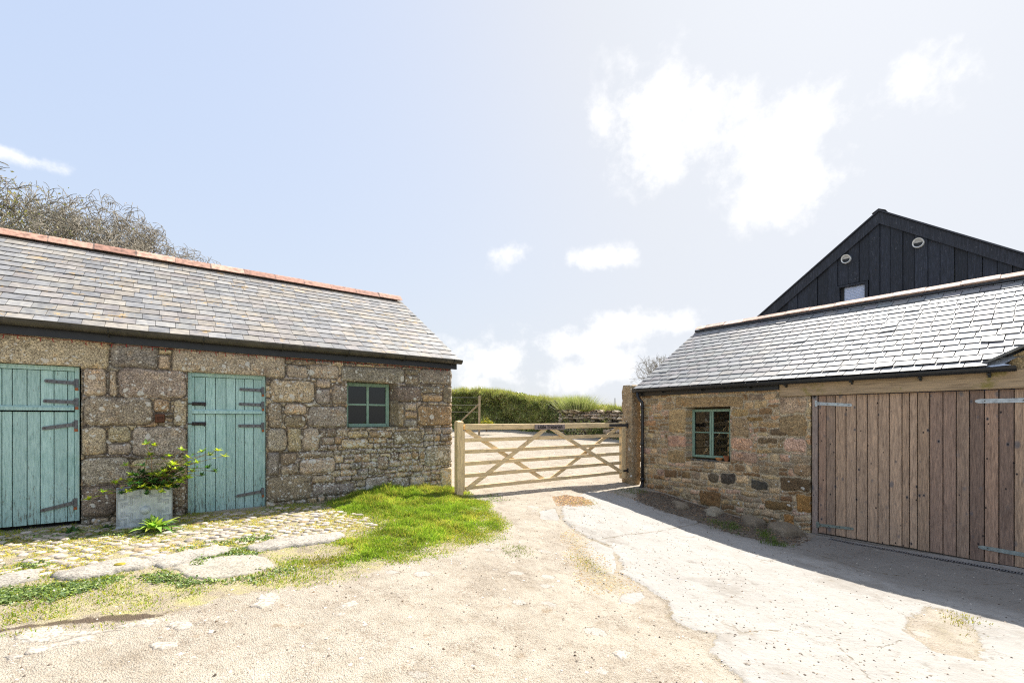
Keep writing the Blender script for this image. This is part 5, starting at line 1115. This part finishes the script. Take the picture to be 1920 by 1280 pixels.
# foliage on bank
def bank_leaves(n, name, kind_):
    iu = rng.uniform(0, nv-1.01, n); hj = rng.uniform(2, 36, n) if kind_ == 0 else rng.uniform(5, 30, n); i0 = iu.astype(int); j0 = hj.astype(int)
    P = np.stack([BX[i0, j0], BY[i0, j0], BZ[i0, j0]], 1)+rng.normal(0, .03, (n, 3)); P[:, :2] += tan_[i0]*((iu-i0)*.1)[:, None]; N = nor[i0]
    stone = sst(1.2, 2.2, P[:, 0]); keep = ~((rng.uniform(0, 1, n) < stone*.88) & (j0 < 21)); P, N, i0, j0 = P[keep], N[keep], i0[keep], j0[keep]; n = len(P)
    clump = fbm(P[:, 0]*1.4, P[:, 1]*1.4, P[:, 2]*1.6, s=91); cl2 = fbm(P[:, 0]*5, P[:, 1]*5, P[:, 2]*5, s=92)
    outp = .06+.42*np.clip(clump+cl2*.7, -.25, 1)+rng.uniform(0, .14, n)**1.3; P[:, :2] += N*outp[:, None]; P[:, 2] += .15*outp
    P[:, 1] -= 26; P[:, 2] -= .6
    if kind_ == 0:
        r = rng.uniform(.025, .075, n); d1 = rng.normal(0, 1, (n, 3)); d1 /= np.linalg.norm(d1, axis=1)[:, None]; d2 = np.cross(d1, rng.normal(0, 1, (n, 3))); d2 /= np.linalg.norm(d2, axis=1)[:, None]
        V = np.stack([P+d1*r[:, None], P+d2*r[:, None]*.55, P-d1*r[:, None], P-d2*r[:, None]*.55], 1).reshape(-1, 3); i = np.arange(n)*4
        pal = np.array([(.24,.31,.08),(.38,.43,.13),(.52,.53,.2),(.11,.15,.04),(.40,.31,.19),(.64,.58,.34)]); w = clump+rng.normal(0, .35, n)
        idx = np.clip(np.digitize(w, [-.5, -.15, .2, .55]), 0, 4); idx = np.array([3, 0, 1, 2, 5])[idx]; idx = np.where(rng.uniform(0, 1, n) < .1, 4, idx); C = pal[idx]*rng.uniform(.5, 1.4, (n, 1))
        return npmesh(name, V, [np.c_[i, i+1, i+2, i+3]], M_LEAF, bank, colr=np.repeat(C, 4, 0))
    h = rng.uniform(.08, .30, n)*np.clip(1+1.2*clump, .3, 2); l = rng.normal(0, .1, (n, 2))+N*.10; w = .007; a = rng.uniform(0, 6.28, n); s = np.c_[np.cos(a)*w, np.sin(a)*w, 0*a]
    V = np.stack([P-s, P+s, P+np.c_[l, h]], 1).reshape(-1, 3); i = np.arange(n)*3; C = np.array([(.34,.33,.12),(.24,.30,.07),(.40,.35,.18)])[rng.choice(3, n)]*rng.uniform(.7, 1.3, (n, 1))
    return npmesh(name, V, [np.c_[i, i+1, i+2]], M_GRASS, bank, colr=np.repeat(C, 3, 0))
bank_leaves(90000, 'foliage', 0)['kind'] = 'stuff'; bank_leaves(52000, 'grass_top', 1)['kind'] = 'stuff'
# drystone face
fx = Fr(2.35, 23.0, math.degrees(math.atan2(18.0-23.0, 6.6-2.35))); 
sw_e = empty('drystone_face', (0, 0, 0)); bpy.data.objects.remove(sw_e)
sw = stone_wall('stone_face', None, M_GR, 0, 8.2, -.1, 1.75, [], [], [(0, 8.2, -.1, 1.8, .10, .24, .12, .48)], .03, [srgb(196,184,168), srgb(176,164,146), srgb(208,196,180), srgb(158,146,128)], (.03, .026, .02),
    gap=.016, bulge=.09, rec=.06, warp=.05, seed=21, lich=lambda x, z: .3+0*x, green=lambda x, z: .5*sst(.3, .6, fbm(x*1.2, z*1.2, s=5)), topf=lambda x: 1.36-.045*x+.24*fbm(x*1.6, x*0, s=14), cap_d=.5)
sw.parent = bank; sw.location = (fx.ox, fx.oy-26, .42-.6); sw.rotation_euler = (0, 0, fx.a)
# rush tuft
def tuft(name, X, Y, Z, n, rx, h, cols, label, cat):
    e = empty(name, (X, Y, Z)); tag(e, label, cat); px = rng.normal(0, rx*.5, n); py = rng.normal(0, rx*.35, n); hh = h*rng.uniform(.5, 1.1, n); l = np.c_[px*.7+rng.normal(0, .1, n), py*.5+rng.normal(0, .08, n)]
    w = .007; a = rng.uniform(0, 6.28, n); s = np.c_[np.cos(a)*w, np.sin(a)*w, 0*a]; P = np.c_[px, py, 0*px-.1]
    V = np.stack([P-s, P+s, P+np.c_[l*.5, hh*.6]+s*.6, P+np.c_[l*.5, hh*.6]-s*.6, P+np.c_[l, hh]], 1).reshape(-1, 3); i = np.arange(n)*5
    C = np.repeat(np.array(cols)[rng.choice(len(cols), n)]*rng.uniform(.7, 1.3, (n, 1)), 5, 0)
    npmesh('grass_blades', V, [np.c_[i, i+1, i+2, i+3], np.c_[i+3, i+2, i+4]], M_GRASS, e, colr=C)
tuft('rush_clump', 3.15, 22.0, 1.85, 2200, .6, .72, [(.34,.38,.16),(.46,.45,.26),(.24,.29,.11)], 'tall spiky clump of rushes on top of the drystone bank', 'rushes')
# wire fence in front of bank
fe = empty('wire_fence', (-1.62, 22.8, 0)); tag(fe, 'post and wire fence with a slanting strut in front of the hedge bank', 'fence')
def zf(u, v, Y): return H+(CY-v)/FPX*Y
zb = float(gz0(-1.62, 22.8))
b = MB(); b.tube([(-.02, 0, zb-.2), (0, 0, zf(0, 742, 22.8))], .05, 8, srgb(170,150,120)); b.build('post', M_BARK, fe)
b = MB(); b.tube([(-.02, 0, zf(0, 757, 22.8)), (-1.15, .1, zf(0, 797, 22.8))], .04, 8, srgb(160,140,112)); b.build('strut', M_BARK, fe)
for v in (745, 759, 772): b = MB(); z = zf(0, v, 22.8); b.tube([(0, 0, z), (-3.2, .15, z+.02), (-6.4, .3, z)], .006, 4, (.35,.33,.3)); b.build('wire', M_MET, fe)
b = MB(); b.tube([(-6.4, .3, zb-.2), (-6.4, .3, zb+1.6)], .05, 8, srgb(170,150,120)); b.build('post', M_BARK, fe)
sk = empty('fence_stake', (5.05, 22.5, 1.5)); tag(sk, 'thin metal stake standing on the bank beside the gatepost', 'stake'); b = MB(); b.tube([(0,0,-.4),(0,0,zf(0,746,22.5)-1.5)], .018, 6, (.12,.11,.1)); b.build('rod', M_MET, sk)
b = MB(); b.tube([(-.07,0,.42),(.07,0,.44)], .012, 5, (.12,.11,.1)); b.build('crossbar', M_MET, sk)
# yellow gorse clump and far bush
def bush(name, X, Y, Z, rx, ry, rz2, n, cols, label, r0=.02, r1=.05, cat='bush', stems=6):
    e = empty(name, (X, Y, Z)); tag(e, label, cat); d = rng.normal(0, 1, (n, 3)); d /= np.linalg.norm(d, axis=1)[:, None]; d[:, 2] = np.abs(d[:, 2])
    rad = rng.uniform(.45, 1.0, n)**.5*(1+.3*fbm(d[:, 0]*2, d[:, 1]*2, d[:, 2]*2, s=int(X*7)+101)); P = d*rad[:, None]*np.array([rx, ry, rz2]); r = rng.uniform(r0, r1, n)
    d1 = rng.normal(0, 1, (n, 3)); d1 /= np.linalg.norm(d1, axis=1)[:, None]; d2 = np.cross(d1, rng.normal(0, 1, (n, 3))); d2 /= np.linalg.norm(d2, axis=1)[:, None]
    V = np.stack([P+d1*r[:, None], P+d2*r[:, None]*.55, P-d1*r[:, None], P-d2*r[:, None]*.55], 1).reshape(-1, 3); i = np.arange(n)*4
    npmesh('foliage', V, [np.c_[i, i+1, i+2, i+3]], M_LEAF, e, colr=np.repeat(np.array(cols)[rng.choice(len(cols), n)]*rng.uniform(.6, 1.3, (n, 1)), 4, 0))
    b = MB()
    for k in range(stems): a = rd.uniform(0, 6.28); b.tube([(0,0,-.1),(math.cos(a)*rx*.3,math.sin(a)*ry*.3,rz2*.5),(math.cos(a)*rx*.7,math.sin(a)*ry*.7,rz2*.8)], .015, 5, srgb(90,74,56), r2=.005)
    b.build('stems', M_BARK, e)
q = at(911, 799); bush('gorse_bush', -1.28, 23.0, zb+.28, .5, .35, .55, 1500, [(.5,.42,.03),(.14,.2,.03),(.3,.3,.04)], 'low bush with yellow flowers beside the fence post', .015, .035)

# ================================================================== TREES (bare, wind shaped)
def make_tree(name, X, Y, Z, hgt, spread, seed, label, levels=7, colr=srgb(142,134,120), ivy=0, lean=(0, 0), tw=.005, group=None):
    e = empty(name, (X, Y, Z)); tag(e, label, 'tree', group); rr = random.Random(seed); segs = []; tipl = []
    RX = hgt*.46
    def br(p, d, L, r, lv):
        n = 4; pts = [p]; rad = [r]
        for i in range(n):
            q = Vector((p.x/RX, p.y/RX, (p.z-hgt*.35)/(hgt*.65))); out_ = max(q.length-.72, 0)*3.0
            d = (d+Vector((rr.uniform(-.25, .25), rr.uniform(-.25, .25), rr.uniform(-.16, .22)))-q*out_*.55).normalized(); p = p+d*L/n; pts.append(p); rad.append(r*(1-.35*(i+1)/n))
        segs.append((pts, rad))
        if lv <= 0: tipl.append(p); return
        k = rr.choice((2, 3, 3)) if lv > 2 else rr.choice((3, 4))
        for i in range(k):
            q = pts[rr.choice((1, 2, 3, 4, 4))]; ax_ = Vector((rr.uniform(-1, 1), rr.uniform(-1, 1), rr.uniform(-.3, .9))).normalized(); nd = (d*.7+ax_*.85).normalized()
            br(q, nd, max(L*rr.uniform(.62, .80), .16), rad[-1]*rr.uniform(.6, .82), lv-1)
    L0 = hgt*.26
    trunk_pts = [Vector((0, 0, -.3)), Vector((.05, 0, hgt*.12)), Vector((.0, .08, hgt*.25))]; tb = MB(); tb.tube(trunk_pts, [.2, .16, .13], 10, colr); 
    for i in range(5):
        a = i*1.257+rr.random(); br(trunk_pts[-1]-Vector((0, 0, rr.uniform(0, .3))), Vector((math.cos(a)*spread, math.sin(a)*spread, 1.0)).normalized(), L0, .075, levels)
    tb.build('trunk', M_BARK, e, smooth=True)
    V, F = [], []; off = 0; allp = np.array([[tuple(q) for q in s[0]] for s in segs]); allr = np.maximum(np.array([s[1] for s in segs]), tw); ns, npt, _ = allp.shape
    dd = allp[:, -1]-allp[:, 0]; dd /= np.linalg.norm(dd, axis=1)[:, None]; a1 = np.cross(dd, np.array([.31, .17, .93])); a1 /= np.linalg.norm(a1, axis=1)[:, None]; a2 = np.cross(dd, a1)
    rings = [allp+(a1*math.cos(t)+a2*math.sin(t))[:, None, :]*allr[..., None] for t in (0, 2.094, 4.189)]; V = np.stack(rings, 2).reshape(-1, 3)
    base = (np.arange(ns)*npt*3)[:, None]; fl = []
    for i in range(npt-1):
        for k in range(3): fl.append(np.c_[base[:, 0]+i*3+k, base[:, 0]+i*3+(k+1) % 3, base[:, 0]+(i+1)*3+(k+1) % 3, base[:, 0]+(i+1)*3+k])
    npmesh('crown', V, [np.concatenate(fl)], M_BARK, e, colr=np.tile(np.array(colr), (len(V), 1))*rng.uniform(.75, 1.3, (len(V), 1)))
    if ivy:
        T = np.array([tuple(p) for p in tipl]); n = ivy; P = T[rng.integers(0, len(T), n)]+rng.normal(0, .16, (n, 3)); P[:, 2] -= .2; r = rng.uniform(.014, .034, n)
        d1 = rng.normal(0, 1, (n, 3)); d1 /= np.linalg.norm(d1, axis=1)[:, None]; d2 = np.cross(d1, rng.normal(0, 1, (n, 3))); d2 /= np.linalg.norm(d2, axis=1)[:, None]
        V = np.stack([P+d1*r[:, None], P+d2*r[:, None]*.55, P-d1*r[:, None], P-d2*r[:, None]*.55], 1).reshape(-1, 3); i = np.arange(n)*4
        npmesh('leaves', V, [np.c_[i, i+1, i+2, i+3]], M_LEAF, e, colr=np.repeat(np.array([(.32,.31,.10),(.22,.23,.07),(.42,.37,.16)])[rng.choice(3, n)]*rng.uniform(.7, 1.3, (n, 1)), 4, 0))
    zz = V
    return e, allp
TG = 'bare trees behind the long barn'
def tree_px(u, vtop, Y, spread, seed, label, **k):
    X = (u-CX)/FPX*Y; zt = H+(CY-vtop)/FPX*Y; z0 = float(gz0(X, Y)); e, P = make_tree('bare_tree', X, Y, z0, 6.0, spread, seed, label, group=TG, **k)
    s = (zt-z0)/np.percentile(P[..., 2], 99.6); e.scale = (s, s, s)
tree_px(-30, 392, 13.0, .75, 3, 'leafier tree with olive green ivy at the far left above the barn ridge', ivy=16000)
tree_px(60, 368, 13.6, .8, 4, 'tallest bare twiggy tree rising behind the left end of the barn ridge', ivy=7000)
tree_px(148, 392, 13.1, .8, 17, 'second tallest bare tree with scattered brown leaves behind the barn ridge', ivy=900)
tree_px(212, 416, 13.5, .8, 7, 'bare tree of middle height behind the barn ridge')
tree_px(290, 459, 13.0, .85, 9, 'lowest bare tree at the right end of the row behind the barn ridge', levels=6)
e, P = make_tree('bare_tree', 7.5, 22, .3, 4.2, .8, 15, 'faint bare tree top showing over the far end of the garage roof', levels=5, tw=.004); s = (H+(CY-655)/FPX*22-.3)/np.percentile(P[..., 2], 99.8); e.scale = (s, s, s)

# ================================================================== SKY, SUN, CAMERA
sun_h = Vector((.669, .742, 0)).normalized(); el = math.atan(1.032); sd = Vector((sun_h.x*math.cos(el), sun_h.y*math.cos(el), math.sin(el)))
L = bpy.data.lights.new('sun', 'SUN'); L.energy = 5.0; L.angle = R(.5); L.color = (1, .955, .88); so = bpy.data.objects.new('sun', L); col.objects.link(so); so.rotation_euler = (-sd).to_track_quat('-Z', 'Y').to_euler()
w = bpy.data.worlds.new('World'); scene.world = w; w.use_nodes = True; t = w.node_tree; t.nodes.clear()
def N(ty, **k):
    nd = t.nodes.new(ty)
    for a, v in k.items(): setattr(nd, a, v)
    return nd
out = N('ShaderNodeOutputWorld'); bg = N('ShaderNodeBackground'); sky = N('ShaderNodeTexSky', sky_type='NISHITA'); sky.sun_disc = False; sky.sun_elevation = el; sky.sun_rotation = math.atan2(sun_h.x, sun_h.y)
sky.air_density = 1.0; sky.dust_density = 2.2; sky.ozone_density = 1.0; sky.altitude = 50
SKYS = .13
bg.inputs['Strength'].default_value = SKYS
tc = N('ShaderNodeTexCoord'); G = tc.outputs['Generated']
def mth(op, a, b=None, clamp=False):
    nd = N('ShaderNodeMath', operation=op, use_clamp=clamp)
    for i, v in enumerate((a, b)):
        if v is None: continue
        if isinstance(v, (int, float)): nd.inputs[i].default_value = v
        else: t.links.new(v, nd.inputs[i])
    return nd.outputs[0]
bw = N('ShaderNodeRGBToBW'); t.links.new(sky.outputs[0], bw.inputs[0])
gain = mth('DIVIDE', 2.55, mth('ADD', 1.0, mth('MULTIPLY', bw.outputs[0], .70)))      # thin high haze evens out the glare round the sun
skv = N('ShaderNodeVectorMath', operation='SCALE'); t.links.new(sky.outputs[0], skv.inputs[0]); t.links.new(gain, skv.inputs['Scale']); skm = N('ShaderNodeVectorMath', operation='MULTIPLY'); t.links.new(skv.outputs[0], skm.inputs[0]); skm.inputs[1].default_value = (.985, 1.0, 1.01); 
sl_ = mth('MULTIPLY', gain, bw.outputs[0]); cw = N('ShaderNodeVectorMath', operation='SCALE'); cw.inputs[0].default_value = (.955, 1.0, 1.085); t.links.new(sl_, cw.inputs['Scale'])
sm = N('ShaderNodeMix', data_type='RGBA'); mr0 = N('ShaderNodeMapRange'); t.links.new(bw.outputs[0], mr0.inputs[0]); mr0.inputs[1].default_value = 2.0; mr0.inputs[2].default_value = 7.0; mr0.inputs[3].default_value = .1; mr0.inputs[4].default_value = .9
t.links.new(mr0.outputs[0], sm.inputs[0]); t.links.new(skm.outputs[0], sm.inputs[6]); t.links.new(cw.outputs[0], sm.inputs[7]); skc = sm.outputs[2]
n1 = N('ShaderNodeTexNoise'); t.links.new(G, n1.inputs['Vector']); n1.inputs['Scale'].default_value = 8; n1.inputs['Detail'].default_value = 9; n1.inputs['Roughness'].default_value = .62
n2 = N('ShaderNodeTexNoise'); t.links.new(G, n2.inputs['Vector']); n2.inputs['Scale'].default_value = 3; n2.inputs['Detail'].default_value = 4
CL = [(1240,240,120,85,.8),(1330,215,80,50,.5),(1470,235,160,90,.75),(1500,340,110,80,.55),(1730,125,105,60,.45),(1130,487,75,20,.6),(963,470,40,16,.3),(28,292,80,14,.6),(1190,612,105,36,1.0),(1050,645,100,40,.95),(930,680,95,50,.95),(1110,700,150,48,.8),(1505,505,34,16,.6),(1240,700,90,60,.7),(890,720,60,30,.8)]
tot = None
for (u, v, ru, rv, k) in CL:
    c = Vector(((u-CX)/FPX, 1, (CY-v)/FPX)); ln = c.length; c.normalize(); az_ = math.atan2(c.x, c.y)
    sub = N('ShaderNodeVectorMath', operation='SUBTRACT'); t.links.new(G, sub.inputs[0]); sub.inputs[1].default_value = c
    rot = N('ShaderNodeVectorRotate', rotation_type='Z_AXIS'); t.links.new(sub.outputs[0], rot.inputs['Vector']); rot.inputs['Angle'].default_value = az_
    sc = N('ShaderNodeVectorMath', operation='MULTIPLY'); t.links.new(rot.outputs[0], sc.inputs[0]); sc.inputs[1].default_value = (FPX*ln/ru*.9, 3, FPX*ln/rv*.9)
    le = N('ShaderNodeVectorMath', operation='LENGTH'); t.links.new(sc.outputs[0], le.inputs[0])
    m = mth('MULTIPLY', mth('SUBTRACT', 1.0, le.outputs['Value']), k); tot = m if tot is None else mth('MAXIMUM', tot, m)
cl = mth('ADD', tot, mth('MULTIPLY', mth('SUBTRACT', n1.outputs[0], .5), 3.6))
mr = N('ShaderNodeMapRange', interpolation_type='SMOOTHSTEP'); t.links.new(cl, mr.inputs[0]); mr.inputs[1].default_value = .0; mr.inputs[2].default_value = .8
gate_ = N('ShaderNodeMapRange'); t.links.new(tot, gate_.inputs[0]); gate_.inputs[1].default_value = -.6; gate_.inputs[2].default_value = .2
fac = mth('MULTIPLY', mr.outputs[0], gate_.outputs[0], True)
hz = mth('MULTIPLY', n2.outputs[0], .12)
thin = N('ShaderNodeMix', data_type='RGBA'); thin.inputs[0].default_value = .42; t.links.new(skc, thin.inputs[6]); thin.inputs[7].default_value = (2.95, 3.08, 3.28, 1)
mixc = N('ShaderNodeMix', data_type='RGBA'); t.links.new(fac, mixc.inputs[0]); t.links.new(thin.outputs[2], mixc.inputs[6]); mixc.inputs[7].default_value = (4.1, 4.08, 4.08, 1)
t.links.new(mixc.outputs[2], bg.inputs[0]); t.links.new(bg.outputs[0], out.inputs[0])

cam = bpy.data.cameras.new('camera'); cam.sensor_width = 36; cam.lens = FPX/1920*36; cam.shift_y = (CY-640)/1920; cam.clip_end = 3000; cam.clip_start = .05
co = bpy.data.objects.new('camera', cam); col.objects.link(co); co.location = (0, 0, H); co.rotation_euler = (R(90), 0, 0); scene.camera = co
vs = scene.view_settings; vs.view_transform = 'Standard'; vs.look = 'None'; vs.gamma = 1; vs.use_curve_mapping = False; vs.exposure = 1.12
scene.cycles.filter_width = 1.15; scene.cycles.use_denoising = False; scene.cycles.sample_clamp_indirect = 4.0; scene.cycles.max_bounces = 6; scene.cycles.transparent_max_bounces = 8
